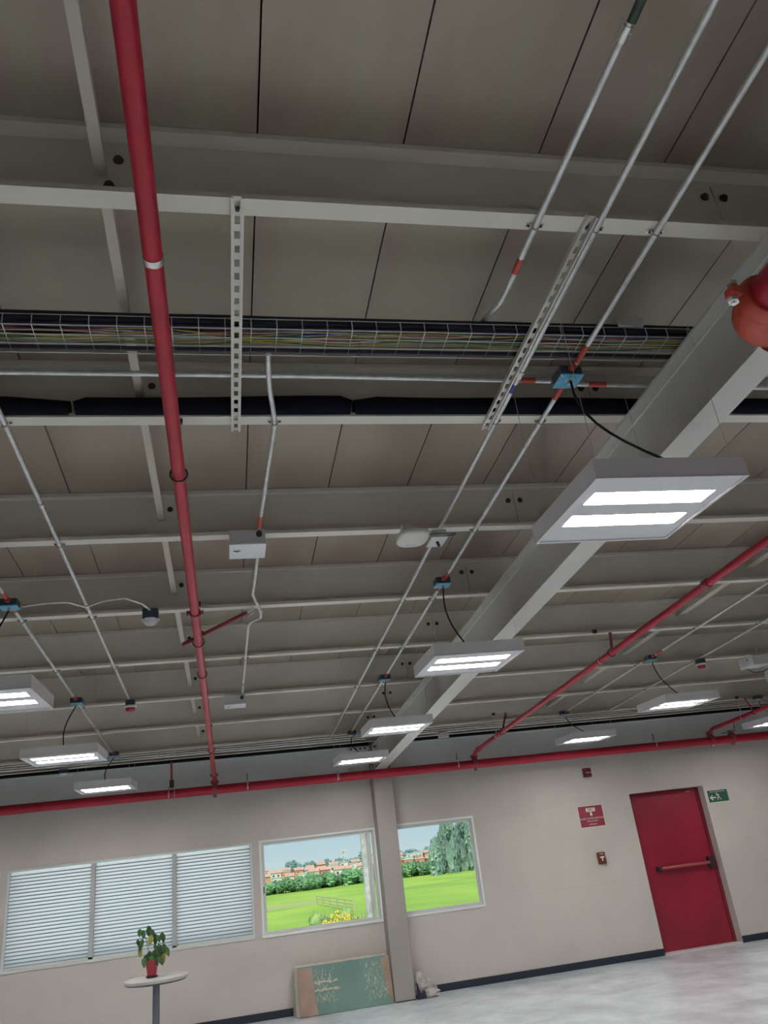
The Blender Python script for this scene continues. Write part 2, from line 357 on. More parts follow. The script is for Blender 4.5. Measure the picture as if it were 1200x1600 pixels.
# ================================================================== GIRDER, COLUMN, EAVE BEAMS
g = thing('steel_girder', (2.04, 4, Z(4, 1.665)), 'deep pale grey steel I girder running from top right down to the column', 'girder')
MB().sbox(1.965, 2.115, -5, 10.90, 1.665, 1.677).build('bottom_flange', M['girder'], g, smooth=False)
MB().sbox(1.965, 2.115, -5, 10.90, 1.985, 1.997).build('top_flange', M['girder'], g, smooth=False)
MB().sbox(2.036, 2.044, -5, 10.90, 1.677, 1.985).build('web', M['girder'], g, smooth=False)
b = MB(); b.tube([(2.034, -5, Z(-5, 1.983)), (2.034, 10.9, Z(10.9, 1.983))], .005, 6); b.build('weld_highlight', M['aluw'], g)  # bead along the web, white to paint in its bright highlight line
MB().box(1.95, 2.13, 10.86, 10.885, 2.70, 3.08).build('end_plate', M['girder'], g, smooth=False)
for bx in (1.985, 2.095):
    for bz in (2.76, 2.84, 2.96, 3.03):
        MB().lathe([(0, 0), (.017, 0), (.017, .012), (0, .013)], (bx, 10.86, bz), (0, -1, 0), 6).build('bolt', M['bolt'], g)
col = thing('steel_column', (2.055, 11.02, 0), 'square grey-brown column standing between the two clear windows', 'column')
MB().box(1.925, 2.185, 10.89, WY - .002, 0, 3.06).build('shaft', M['column'], col, bevel=.004)
MB().box(1.93, 2.18, 10.885, 10.89, .001, .012).build('base_joint', M['dark'], col)
for (a, b_, lab) in ((XL + .02, 1.92, 'grey steel eave beam over the louvres, left of the column'), (2.19, XR - .02, 'grey steel eave beam over the red door, right of the column')):
    o = thing('eave_beam', ((a + b_) / 2, 11.02, 2.68), lab, 'beam', 'eave beams along the window wall')
    MB().box(a, b_, 11.03, 11.045, 2.68, 3.06).build('web', M['eave'], o, smooth=False)
    MB().box(a, b_, 10.97, 11.10, 2.66, 2.68).build('bottom_flange', M['eave'], o, smooth=False)
    MB().box(a, b_, 10.97, 11.10, 3.06, 3.07).build('top_flange', M['eave'], o, smooth=False)
    s = 1 if a > 0 else -1; xe = a if s > 0 else b_
    q = [xe, xe + s * .30]; q.sort()
    MB().box(q[0], q[1], 11.02, 11.03, 2.73, 2.80).build('splice_plate', M['purlin'], o, smooth=False)
    MB().box(q[0], q[1], 10.93, 10.965, 3.0, 3.055).build('splice_plate', M['eave'], o, smooth=False)
    for n_ in range(4):
        bx = xe + s * (.06 + .065 * n_)
        MB().lathe([(0, 0), (.018, 0), (.016, .02), (.009, .022), (.009, .04), (0, .041)], (bx, 10.985, 2.68), (0, 0, 1), 6).build('bolt', M['bolt'], o)
        MB().lathe([(0, 0), (.014, 0), (.014, .012), (0, .013)], (bx, 10.93, 3.028), (0, -1, 0), 6).build('bolt', M['bolt'], o)
    MB().box(a, b_, 10.92, 11.02, 3.075, 3.115).build('black_strip', M['foam'], o, smooth=False)  # black strip filling the eave gap above the beam

# ================================================================== RED SPRINKLER PIPES
def coupling(parent, c, axis, R, m_=None, ears=(1, 0, 0), L=.05):
    m_ = m_ or M['reddark']; ax = Vector(axis).normalized(); e_ = Vector(ears); e_ = (e_ - ax * e_.dot(ax)).normalized(); c = Vector(c)
    b = MB(); b.lathe([(R, -L / 2), (R * 1.22, -L / 2), (R * 1.32, -L / 4), (R * 1.32, L / 4), (R * 1.22, L / 2), (R, L / 2)], c, ax, 20)
    up = ax.cross(e_)
    for s in (-1, 1): b.bar(c + e_ * (s * R * 1.15), c + e_ * (s * R * 1.85), L * .7, R * .5, up=up)
    o = b.build('coupling', m_, parent, bevel=.002)
    for s in (-1, 1):
        q = MB(); q.tube([c + e_ * (s * R * 1.6) - up * R * .75, c + e_ * (s * R * 1.6) + up * R * .75], R * .12, 6)
        for t in (-1, 1): q.lathe([(0, 0), (R * .26, 0), (R * .26, R * .2), (0, R * .2)], c + e_ * (s * R * 1.6) + up * (t * R * .42), up * t, 6)
        q.build('coupling_bolt', M['zinc'], o)
    return o
def hanger(parent, c, axis, R, top, rod=True, m_=None):
    b = MB(); b.ring(c, axis, R + .004, .004, 20, 6); o = b.build('hanger_ring', m_ or M['bolt'], parent)
    if rod:
        q = MB(); q.tube([(c[0], c[1], c[2] + R), (c[0], c[1], top)], .004, 6); q.build('hanger_rod', M['galv'], o)
        MB().box(c[0] - .018, c[0] + .018, c[1] - .012, c[1] + .012, top - .02, top + .012).build('beam_clip', M['black'], o)
    return o
PK = 1.73
def pt(x, y, k): return (x, y, Z(y, k))
ydir = (0, 1, -SL)

# left branch pipe
x = -.168
L = thing('sprinkler_branch_pipe', pt(x, 5, PK), 'long red sprinkler pipe crossing the left half from top to the wall main', 'pipe', 'red sprinkler branch pipes')
R1 = .0275
for (a, b_) in ((-1.0, 3.01), (3.01, 4.69), (4.69, 10.60)):
    MB().tube([pt(x, a, PK), pt(x, b_, PK)], R1 * 1.02 if a < 3 else R1, 20).build('pipe_length', M['red'], L)
b = MB(); b.lathe([(R1 * 1.0, -.012), (R1 * 1.12, -.012), (R1 * 1.12, .012), (R1, .012)], pt(x, 1.80, PK), ydir, 24); b.build('silver_band', M['zinc'], L)['label'] = 'bright silver band around the red pipe'
hanger(L, pt(x, 3.02, PK), ydir, R1 * 1.15, Z(3.02, 2.0)); coupling(L, pt(x, 4.69, PK), ydir, R1)
hanger(L, pt(x, 5.24, PK), ydir, R1 * 1.2, Z(5.24, 2.0)); hanger(L, pt(x, 6.0, PK), ydir, R1 * 1.1, Z(6.0, 2.05))
hanger(L, pt(x, 8.9, PK), ydir, R1 * 1.1, Z(8.9, 2.0))
z_end = Z(10.62, PK)
MB().tube([pt(x, 10.58, PK), (x, 10.66, z_end - .01), (x, 10.70, z_end - .05), (x, 10.70, 2.70)], R1, 16).build('elbow', M['red'], L)
coupling(L, pt(x, 10.50, PK), ydir, R1 * .95); coupling(L, (x, 10.70, 2.755), (0, 0, 1), R1)
# its diagonal brace
B = thing('pipe_brace', (-.05, 5.3, 3.2), 'dark red tube brace running diagonally from left red pipe to purlin', 'brace')
MB().tube([(-.27, 5.19, Z(5.19, 1.70)), (.165, 5.37, Z(5.37, 1.965))], .014, 12).build('brace_tube', M['reddark'], B)
MB().bar((.15, 5.37, Z(5.37, 1.955)), (.215, 5.37, Z(5.37, 1.995)), .03, .012).build('brace_clip', M['galv'], B)
MB().tube([(.17, 5.37, Z(5.37, 1.93)), (.22, 5.37, Z(5.37, 1.97))], .004, 6).build('bolt', M['zinc'], B)
# right branch pipe
x = 3.325
Rp = thing('sprinkler_branch_pipe', pt(x, 5, PK), 'red sprinkler pipe slanting across right half, with two orange-tipped sway braces', 'pipe', 'red sprinkler branch pipes')
for (a, b_) in ((-1.0, 4.65), (4.65, 10.45)): MB().tube([pt(x, a, PK), pt(x, b_, PK)], R1, 20).build('pipe_length', M['red'], Rp)
coupling(Rp, pt(x, 4.65, PK), ydir, R1)
for yy_, top in ((6.22, 2.0), (9.38, 2.0)):
    hanger(Rp, pt(x, yy_ + .22, PK), ydir, R1 * 1.05, Z(yy_ + .22, top), m_=M['galv'])
    hanger(Rp, pt(x, yy_, PK), ydir, R1 * 1.1, 0, rod=False)
    o = MB().tube([(x + .01, yy_, Z(yy_, PK) + .02), (x + .19, yy_ + .30, Z(yy_, 1.985))], .013, 10).build('sway_brace', M['reddark'], Rp)
    MB().sphere((x + .19, yy_ + .30, Z(yy_, 1.985)), .02, seg=10, rings=6).build('brace_end', M['orange'], o)
MB().tube([pt(x, 10.42, PK), (x, 10.60, Z(10.6, PK) - .01), (x, 10.70, Z(10.6, PK) - .06), (x, 10.70, 2.70)], R1, 16).build('elbow', M['red'], Rp)
coupling(Rp, pt(x, 10.42, PK), ydir, R1 * .95); coupling(Rp, (x, 10.70, 2.755), (0, 0, 1), R1)
# third branch pipe at the right edge
x = 7.02
T = thing('sprinkler_branch_pipe', pt(x, 8, PK), 'short stretch of red pipe at right edge, rising from the wall main by an elbow', 'pipe', 'red sprinkler branch pipes')
MB().tube([pt(x, -1, PK), pt(x, 10.45, PK)], R1, 20).build('pipe_length', M['red'], T)
MB().tube([pt(x, 10.42, PK), (x - .03, 10.60, Z(10.6, PK)), (x - .05, 10.70, Z(10.6, PK) - .05), (x - .05, 10.70, 2.69)], R1 * 1.05, 16).build('elbow', M['reddark'], T)
coupling(T, (x - .05, 10.70, 2.76), (0, 0, 1), R1); hanger(T, pt(x, 9.9, PK), ydir, R1, Z(9.9, 2.0), m_=M['galv'])
o = MB().tube([(x, 9.62, Z(9.6, PK)), (x - .06, 9.66, Z(9.6, 1.93))], .013, 10).build('sway_brace', M['reddark'], T)
hanger(T, pt(x, 9.62, PK), ydir, R1, 0, rod=False)
MB().tube([pt(x - .02, 10.1, PK), (x + .10, 10.3, 2.72), (x + .02, 10.5, 2.72)], .006, 8).build('drain_hose', M['black'], T)
# wall main
ZM = 2.672; RM = .056; ym = 10.70
Wm = thing('sprinkler_main', (2, ym, ZM), 'thick red sprinkler main running along the top of the window wall', 'pipe')
MB().tube([(XL + .02, ym, ZM), (XR - .02, ym, ZM - .03)], RM, 24).build('pipe_length', M['red'], Wm)
for cx in (-.168, 3.325, 6.97, 7.32): coupling(Wm, (cx, ym, ZM), (1, 0, 0), RM, ears=(0, 0, 1), L=.06)
for cx in (.247, 3.08, 6.06):
    b = MB(); b.ring((cx, ym, ZM), (1, 0, 0), RM + .004, .006, 24, 6); h = b.build('pipe_strap', M['galv'], Wm)
    MB().tube([(cx, ym, ZM + RM), (cx, ym, ZM + RM + .10)], .006, 6).build('strap_rod', M['bolt'], h)
b = MB(); b.ring((1.417, ym, ZM), (1, 0, 0), RM + .005, .007, 24, 6).ring((1.437, ym, ZM), (1, 0, 0), RM + .005, .004, 24, 6); b.build('clamp_ring', M['strut'], Wm)
h = MB().tube([(-.70, ym, ZM + RM), (-.705, ym, 3.05)], .014, 10).build('support_rod', M['reddark'], Wm)
MB().bar((-.70, ym, ZM + .07), (-.70, ym, ZM + .16), .055, .03, up=(0, 1, 0)).build('clamp_head', M['bolt'], h)
b = MB()
for dx in (-.035, .035): b.tube([(-.70 + dx, ym - .035, ZM + .07), (-.70 + dx, ym - .065, ZM), (-.70 + dx, ym - .045, ZM - .06)], .007, 6)
b.build('u_bolt', M['zinc'], h)

# big elbow and coupling at upper right
G = thing('large_pipe_elbow', (1.70, 1.60, 3.12), 'big red pipe end with orange-red elbow and bolted coupling, cut by right edge', 'pipe')
ax, ay, az = 1.640, 1.635, 3.105; RB = .063
MB().tube([(ax, -1.5, az + .10), (ax, ay, az)], RB, 28).build('pipe_length', M['red'], G)
coupling(G, (ax, ay - .0, az), (0, 1, -.03), RB, M['redorange'], ears=(-1, 0, .25), L=.055)
pts = [(ax, ay + .01, az)]
for i in range(9):
    t = math.pi / 2 * i / 8; pts.append((ax + .085 * (1 - math.cos(t)), ay + .02 + .085 * math.sin(t), az - .002 * i))
pts.append((ax + .12, ay + .105, az - .018))
MB().tube(pts, RB * 1.06, 28).build('elbow', M['redorange'], G)
coupling(G, (ax + .125, ay + .105, az - .018), (1, 0, 0), RB, M['reddark'], ears=(0, .4, -1), L=.055)
MB().tube([(ax + .12, ay + .105, az - .018), (ax + 1.5, ay + .105, az - .018)], RB, 28).build('pipe_length', M['red'], G)

# ================================================================== SLOTTED CHANNELS
def slotted(xc, label, w_=.041):
    y0, y1 = 1.80, 3.085; o = thing('slotted_channel', pt(xc, (y0 + y1) / 2, 1.98), label, 'channel', 'slotted zinc channels under the purlins')
    k0, k1 = 1.978, 1.998; n = 21; step = (y1 - y0) / n; hw = .0085
    b = MB()
    b.sbox(xc - w_ / 2, xc - w_ / 2 + .003, y0, y1, k0, k1).sbox(xc + w_ / 2 - .003, xc + w_ / 2, y0, y1, k0, k1)     # side flanges
    b.sbox(xc - w_ / 2 + .003, xc - w_ / 2 + .009, y0, y1, k0 - .0005, k0 + .002).sbox(xc + w_ / 2 - .009, xc + w_ / 2 - .003, y0, y1, k0 - .0005, k0 + .002)
    b.sbox(xc - w_ / 2 + .003, xc - hw, y0, y1, k0 + .009, k0 + .012).sbox(xc + hw, xc + w_ / 2 - .003, y0, y1, k0 + .009, k0 + .012)
    for i in range(n + 1):                                          # the bridges between the slots
        c = y0 + i * step; b.sbox(xc - hw, xc + hw, max(y0, c - step * .24), min(y1, c + step * .24), k0 + .009, k0 + .012)
    b.build('channel', M['strut'], o, smooth=False)
    for e_ in (y0 + .05, y1 - .04): MB().lathe([(0, 0), (.007, 0), (.007, .005), (0, .006)], pt(xc, e_, k0 + .009), (0, 0, -1), 6).build('bolt', M['bolt'], o)
slotted(.079, 'slotted zinc channel left of centre, crossing under the wire tray'); slotted(1.262, 'slotted zinc channel right of centre, tight beside a conduit')

# ================================================================== CONDUITS
CK = 1.987; RC = .0115
def conduit(pts, label, r=RC, bands=(), couplers=(), straps=(), name='conduit', grp='galvanised conduits under the roof', mm_='galv'):
    c = pts[len(pts) // 2]; o = thing(name, c, label, 'conduit', grp)
    MB().tube(pts, r, 10).build('tube', M[mm_], o)
    def at(y):
        for a, b_ in zip(pts, pts[1:]):
            lo, hi = sorted((a[1], b_[1]))
            if lo <= y <= hi and hi - lo > 1e-6:
                t = (y - a[1]) / (b_[1] - a[1]); return Vector(a).lerp(Vector(b_), t), (Vector(b_) - Vector(a)).normalized()
        return Vector(pts[0]), (Vector(pts[1]) - Vector(pts[0])).normalized()
    for (y0, y1, mm) in bands:
        a, _ = at(y0); b_, _ = at(y1); MB().tube([a, b_], r * 1.08, 10).build('marking_band', M[mm], o)
    for y in couplers:
        a, d = at(y); q = MB(); q.tube([a - d * .022, a + d * .022], r * 1.3, 10).lathe([(0, 0), (.004, 0), (.004, .008), (0, .008)], a + Vector((r, 0, 0)), (1, 0, 0), 6); q.build('coupler', M['zinc'], o)
    for y in straps:
        a, d = at(y); q = MB(); q.ring(a, d, r * 1.15, .0025, 12, 5)
        for s in (-1, 1): q.box(a.x + s * .022 - .008, a.x + s * .022 + .008, a.y - .007, a.y + .007, a.z + .006, a.z + .010)
        st = q.build('strap', M['zinc'], o)
        for s in (-1, 1): MB().lathe([(0, 0), (.005, 0), (.004, .005), (0, .006)], (a.x + s * .022, a.y, a.z + .006), (0, 0, -1), 6).build('screw', M['bolt'], st)
    return o
def fl(y): return max(0.0, 1.0)
def line(x, y0, y1, k=CK): return [pt(x, y0, k), pt(x, y1, k)]
conduit([pt(1.092, 1.17, CK), pt(1.074, 1.9, CK), pt(1.073, 2.14, CK), (1.074, 2.24, Z(2.24, 2.0)), (1.080, 2.36, Z(2.36, 2.05)), (1.085, 2.46, Z(2.46, 2.10))], 'conduit bent down into wire tray, with one red band', couplers=(1.20,), straps=(1.86,), bands=((2.0, 2.07, 'band'),))
conduit(line(1.097, -1.2, 1.17), 'dark greenish hose joined to top end of banded conduit', r=.0135, grp='hoses', mm_='hose')
conduit(line(1.298, -1.2, 10.28), 'longest conduit beside the right slotted channel, running nearly to wall', bands=((2.73, 2.79, 'bluetape'),), couplers=(2.66, 7.6), straps=(1.86, 3.03, 4.22, 5.37, 6.53, 7.74, 8.89, 10.07))
conduit(line(1.53, -1.2, 2.60), 'conduit from the top right corner down to the nearest blue box', bands=((2.46, 2.57, 'band'),), straps=(1.86,))
segs = [(2.72, 4.95), (5.06, 7.37), (7.46, 9.83)]
desc = ['between the nearest and second blue boxes', 'between the second and third blue boxes', 'between the third and last blue boxes']
for (a, b_), d in zip(segs, desc):
    st = [y - .03 for y in PY if a < y - .03 < b_]
    conduit(line(1.53, a, b_), 'conduit of the middle luminaire row, ' + d, bands=((a + .03, a + .12, 'band'), (b_ - .09, b_ - .02, 'band')), straps=st)
conduit(line(-.875, 1.0, 7.50), 'left conduit ending at the red-lensed detector', couplers=(3.75, 5.17), straps=(3.03, 4.22, 5.37, 6.53))
conduit(line(-1.32, 2.5, 4.97), 'conduit at left edge reaching the leftmost blue box', bands=((4.85, 4.95, 'band'),), straps=(4.22,))
conduit(line(-1.32, 5.07, 7.38), 'left row conduit from leftmost blue box to second box', bands=((5.10, 5.18, 'band'), (7.28, 7.36, 'band')), straps=(5.37, 6.53))
conduit(line(-1.32, 7.48, 9.85), 'left row conduit down to the last left blue box', couplers=(8.6,), straps=(7.74,))
conduit([pt(.206, 2.57, 2.02), pt(.208, 2.66, 2.005), pt(.218, 2.78, CK), pt(.246, 2.98, CK), pt(.252, 3.05, CK), pt(.213, 4.07, CK)], 'conduit dropping from the tray to the larger white box', bands=((3.93, 4.06, 'band'),), straps=(3.03,))
conduit([pt(.216, 4.34, CK), pt(.212, 4.62, CK), pt(.200, 5.08, CK), pt(.222, 5.17, CK - .015), pt(.264, 5.35, CK - .03), pt(.264, 5.46, CK - .03), pt(.20, 5.60, CK - .01), pt(.181, 5.70, CK), pt(.16, 7.68, CK)], 'kinked conduit between the two white boxes', couplers=(7.3,), straps=(6.53,))
conduit(line(4.41, -1, 7.35), 'right conduit above the red pipe, reaching the dim blue box', bands=((7.18, 7.30, 'band'),), straps=(5.37, 6.53))
conduit(line(4.39, 7.46, 9.74), 'right conduit between the two blue boxes beyond red pipe', bands=((7.50, 7.58, 'band'),), straps=(7.74, 8.89))
conduit(line(5.09, -1, 10.0), 'thin far-right conduit carrying the red-lensed detector', straps=(6.53, 7.74, 8.89))
conduit([(x_, 2.71 + .035 * max(0, x_) / 1.5, Z(2.72, 2.012)) for x_ in (-6.5, -.8, .4, 1.475)], 'cross conduit below wire tray, left of nearest blue box', r=.012)
o = conduit([(x_, 2.735 + .02 * x_, Z(2.735, 2.012)) for x_ in (1.56, 1.9, 3.5)], 'cross conduit passing from nearest blue box behind the girder', r=.012)
q = MB(); q.tube([(1.33, 2.741, Z(2.72, 2.012)), (1.40, 2.742, Z(2.72, 2.012))], .0135, 10); q.build('marking_band', M['band'], o)
q = MB(); q.tube([(1.67, 2.768, Z(2.735, 2.012)), (1.76, 2.770, Z(2.735, 2.012))], .0135, 10); q.build('marking_band', M['band'], o)
conduit([(-1.25, 5.05, Z(5.05, 1.97)), (-1.10, 5.03, Z(5, 1.975)), (-.97, 5.02, Z(5, 1.97)), (-.875, 5.10, Z(5.1, 1.962)), (-.76, 5.02, Z(5, 1.965)), (-.62, 4.99, Z(5, 1.97)), (-.52, 5.08, Z(5, 1.955)), (-.48, 5.18, Z(5, 1.94))], 'wavy conduit from leftmost blue box to the domed detector', r=.008, name='bent_conduit')
conduit([(-1.28, 9.95, Z(10, 1.95)), (-1.4, 10.3, Z(10.3, 1.96)), (-1.9, 10.38, Z(10.4, 1.95))], 'thin dark conduit to twin-headed lamp near the wall', r=.006)
for i, (y_, zz) in enumerate(((10.50, 3.10), (10.56, 3.135), (10.62, 3.17))):
    conduit([(XL + .1, y_, zz), (1.8, y_, zz)], 'galvanised conduit along the eave over the louvres, ' + ('lowest', 'middle', 'highest')[i] + ' of three', r=.013)
    conduit([(2.3, y_, zz), (XR - .1, y_, zz)], 'galvanised conduit along the eave right of column, ' + ('lowest', 'middle', 'highest')[i] + ' of three', r=.013)

# ================================================================== JUNCTION BOXES (blue)
def jbox(x, y, label):
    k = 1.955; o = thing('junction_box', pt(x, y, k), label, 'junction box', 'blue junction boxes'); h = .05
    c = Vector(pt(x, y, k))
    MB().box(x - .05, x + .05, y - .05, y + .05, c.z, c.z + .045).build('body', M['boxdark'], o, bevel=.004)
    MB().box(x - .055, x + .055, y - .055, y + .055, c.z - .006, c.z).build('cover_plate', M['cyan'], o, bevel=.002)
    b = MB(); b.lathe([(.012, -.02), (.012, 0), (.016, 0), (.016, -.001)], (x + .0, y - .01, c.z - .006), (0, 0, 1), 10); b.build('cable_gland', M['strut'], o)
    for dx, dy in ((-.045, -.045), (.045, .045)): MB().lathe([(0, 0), (.005, 0), (.004, .003), (0, .004)], (x + dx, y + dy, c.z - .006), (0, 0, -1), 8).build('screw', M['zinc'], o)
    b = MB(); b.tube([(x, y - .08, c.z + .028), (x, y - .05, c.z + .028)], .016, 10).tube([(x, y + .05, c.z + .028), (x, y + .08, c.z + .028)], .016, 10)
    b.build('connector', M['band'], o); return o
JB = [(1.515, 2.66, 'nearest blue junction box, feeding four conduits beside the girder'), (1.515, 5.005, 'blue junction box over the second middle luminaire'), (1.525, 7.415, 'blue junction box over the third middle luminaire'),
      (1.535, 9.885, 'blue junction box over the farthest middle luminaire'), (-1.315, 5.02, 'blue junction box at the left edge of the photo'), (-1.315, 7.43, 'blue junction box above the middle of the left luminaires'),
      (-1.305, 9.9, 'blue junction box just above farthest left luminaire'), (4.385, 7.41, 'dim blue junction box over the floating right luminaire'), (4.37, 9.80, 'blue-grey junction box over the luminaire before the eave beam'),
      (7.35, 9.9, 'blue junction box at right edge above the short red pipe')]
for a in JB: jbox(*a)

# ================================================================== LUMINAIRES
S = .60; HH = .075
lum = thing('pendant_luminaire', (0, 0, 0), 'x', 'ceiling light', 'square two-strip luminaires')
b = MB(); b.box(0, S, 0, .006, 0, HH).box(0, S, S - .006, S, 0, HH).box(0, .006, .006, S - .006, 0, HH).box(S - .006, S, .006, S - .006, 0, HH).box(.006, S - .006, .006, S - .006, HH - .004, HH)
b.build('housing', M['lum'], lum, smooth=False)
st = [(.13, .235), (.335, .44)]; xa, xb = .055, .545
b = MB(); z0, z1 = .004, .010
b.box(.012, S - .012, .012, st[0][0], z0, z1).box(.012, S - .012, st[0][1], st[1][0], z0, z1).box(.012, S - .012, st[1][1], S - .012, z0, z1)
for (a, c) in st: b.box(.012, xa, a, c, z0, z1).box(xb, S - .012, a, c, z0, z1)
b.build('face_plate', M['lumface'], lum, smooth=False)
b = MB(); 
for q in ((0, S, 0, .012), (0, S, S - .012, S), (0, .012, .012, S - .012), (S - .012, S, .012, S - .012)): b.box(*q, -.002, .004)
b.build('rim', M['lumface'], lum, smooth=False)
for (a, c) in st: MB().box(xa, xb, a, c, .012, .016).build('diffuser', M['glow'], lum, smooth=False)
for xx, yy_ in ((.03, .03), (S - .03, .03), (.03, S - .03), (S - .03, S - .03)):
    MB().tube([(xx, yy_, HH), (xx, yy_, HH + .62)], .0012, 5).build('suspension_wire', M['galv'], lum)
FX = [(1.27, 2.20, 2.790, 'nearest and largest square luminaire, in front of the girder', (1.515, 2.65)),
      (1.29, 4.64, 2.780, 'second square luminaire of the middle row, crossing the girder', (1.515, 5.0)),
      (1.31, 7.25, 2.762, 'third square luminaire of the middle row', (1.525, 7.41)),
      (1.28, 9.40, 2.730, 'farthest luminaire of the middle row, just above the red main', (1.535, 9.88)),
      (-1.63, 4.47, 2.720, 'luminaire cut off by the left edge', (-1.315, 5.02)),
      (-1.65, 6.95, 2.716, 'luminaire in the middle of left row, above the domed end', (-1.315, 7.43)),
      (-1.64, 9.32, 2.680, 'farthest left luminaire, hanging close to red main', (-1.305, 9.9)),
      (4.27, 7.12, 2.740, 'luminaire right of the slanting red pipe, under dim blue box', (4.385, 7.41)),
      (4.27, 9.46, 2.730, 'small far luminaire just above red main, left of door', (4.37, 9.8)),
      (7.06, 9.42, 2.700, 'luminaire cut off by the right edge, under the short red pipe', (7.35, 9.9)),
      (1.27, -.25, 2.79, 'unseen luminaire of the middle row behind the camera', None), (1.27, -2.7, 2.79, 'unseen rearmost luminaire of the middle row', None),  # from here on: unseen luminaires continuing the grid, added to help light the room
      (-1.63, 2.0, 2.76, 'luminaire out of view at left, beside the camera', None), (-1.63, -.4, 2.79, 'unseen luminaire of the left row behind the camera', None),
      (4.27, 4.65, 2.76, 'luminaire out of view at right, before the slanting pipe', None), (4.27, 2.2, 2.78, 'luminaire out of view at right, level with nearest', None),
      (4.27, -.25, 2.79, 'unseen luminaire of the right row behind the camera', None), (7.06, 7.0, 2.74, 'luminaire out of view beyond right edge', None), (7.06, 4.6, 2.76, 'luminaire far right out of view, fourth from wall', None),
      (-4.6, 9.3, 2.70, 'luminaire out of view beyond left edge by the wall', None), (-4.6, 6.9, 2.72, 'luminaire out of view beyond left edge', None), (-4.6, 4.5, 2.74, 'luminaire far left out of view, level with the camera', None)]
for i, (fx, fy, fz, lab, jb) in enumerate(FX):
    o = lum if i == 0 else copy_tree(lum, (fx, fy, fz))
    if i == 0: lum.location = (fx, fy, fz); WORLD_OF[lum] = (fx, fy, fz)
    o['label'] = lab
for i, (fx, fy, fz, lab, jb) in enumerate(FX):
    o = [q for q in bpy.data.objects if q.get('label') == lab][0]
    if jb:
        jx, jy = jb; top = Z(jy, 1.955) - .02; e_ = (fx + .30, fy + .20, fz + HH)
        if i == 0: e_ = (fx + .30, fy + .02, fz + HH)
        P = []
        for n_ in range(9):
            t = n_ / 8; P.append((jx + (e_[0] - jx) * (t ** 1.0) - .05 * math.sin(math.pi * t), jy - .01 + (e_[1] - jy + .01) * (t ** 1.4), top + (e_[2] - top) * t))
        MB().tube(P, .0055, 8).build('power_cord', M['cable'], o)

# ================================================================== WIRE TRAY AND CABLES
TX0, TX1 = -3.2, 3.6; ty = [2.422, 2.474, 2.525, 2.578]; kz = 2.003
tr = thing('wire_tray', pt(0, 2.5, kz), 'zinc wire-mesh cable tray crossing the whole view under the roof', 'cable tray')
rows = [(ty[0], kz + .045), (ty[3], kz + .045)] + [(y_, kz) for y_ in ty]
for (y_, k_) in rows: MB().tube([(TX0, y_, Z(y_, k_)), (TX1, y_, Z(y_, k_))], .0022, 6).build('long_wire', M['wire'], tr)
nx = int((TX1 - TX0) / .0975)
base_me = None
for i in range(nx + 1):
    xx = TX0 + .02 + i * .0975
    if base_me is None:
        o = MB().tube([(xx, ty[0], Z(ty[0], kz + .048)), (xx, ty[0], Z(ty[0], kz)), (xx, ty[3] + .004, Z(ty[3], kz)), (xx, ty[3] + .004, Z(ty[3], kz + .048))], .0022, 6).build('cross_wire', M['wire'], tr, origin=(xx, 2.5, Z(2.5, kz)))
        base_me = o; bx0 = xx
    else:
        c = base_me.copy(); COL.objects.link(c); c.parent = tr; c.location = (base_me.location.x + xx - bx0, base_me.location.y, base_me.location.z)
def cable(y_, k_, r, mm, label, grp, seed, amp):
    P = []
    for i in range(70):
        xx = TX0 + (TX1 - TX0) * i / 69
        P.append((xx, y_ + amp * noise.noise(Vector((xx * 2.3, seed, 0))), Z(y_, k_) + .6 * amp * noise.noise(Vector((xx * 2.9, seed + 9, 3)))))
    tag(MB().tube(P, r, 6).build('cable', M[mm], origin=(0, y_, Z(y_, k_))), label, 'cable', grp)
cols = ['c_yellow', 'c_whitec', 'c_green', 'c_redc', 'c_yellow', 'c_blue', 'c_green', 'c_whitec', 'c_yellow', 'c_redc', 'c_green', 'c_yellow', 'c_whitec', 'c_blue', 'c_redc', 'c_green']
cn = dict(c_yellow='yellow', c_whitec='off-white', c_green='green', c_redc='red', c_blue='blue')
for i, mm in enumerate(cols):
    cable(2.462 + .068 * random.random(), 2.014 + .011 * random.random() + .006 * (i % 2), .0026, mm, 'thin %s wire lying among the coloured wires in mesh tray' % cn[mm], '%s wires in the tray' % cn[mm], i * 3.1, .026)
for i in range(7):
    cable(2.432 + .145 * (i % 4) / 3.3 + (.0 if i < 4 else .01), 2.014 + (.0 if i in (0, 3) else .026) + .014 * (i // 4), .0095, 'c_navy', 'thick black cable lying in the mesh tray', 'black cables in the tray', 50 + i * 2.7, .006)
for i in range(3):
    cable(2.432 + .009 * i, 2.035 + .02 * i, .010, 'c_navy', 'thick black cable lying in the mesh tray', 'black cables in the tray', 90 + i * 2.7, .004)
# black foam sleeve lying in the second purlin
edges = [(-6.5, -.615), (-.595, .60), (.615, 3.30), (3.32, 6.2)]
labs = ['black foam sleeve in the purlin channel, piece at the left edge', 'black foam sleeve in the purlin channel, piece behind the red pipe', 'black foam sleeve in the purlin channel, piece crossing over the girder', 'black foam sleeve in the purlin channel, piece at the right edge']
for (a, b_), lab in zip(edges, labs):
    P = []; r = []
    for i in range(25):
        xx = a + (b_ - a) * i / 24; rr = .047 + .008 * noise.noise(Vector((xx * 1.1, 4, 4))); rr *= .8 if i in (0, 24) else 1
        P.append((xx, 3.004, Z(3.063, 2.006) + rr)); r.append(rr)
    tag(MB().tube(P, r, 12).build('foam_sleeve', M['foam'], origin=((a + b_) / 2, 3.02, Z(3.06, 2.0))), lab, 'pipe insulation', 'black foam sleeves')

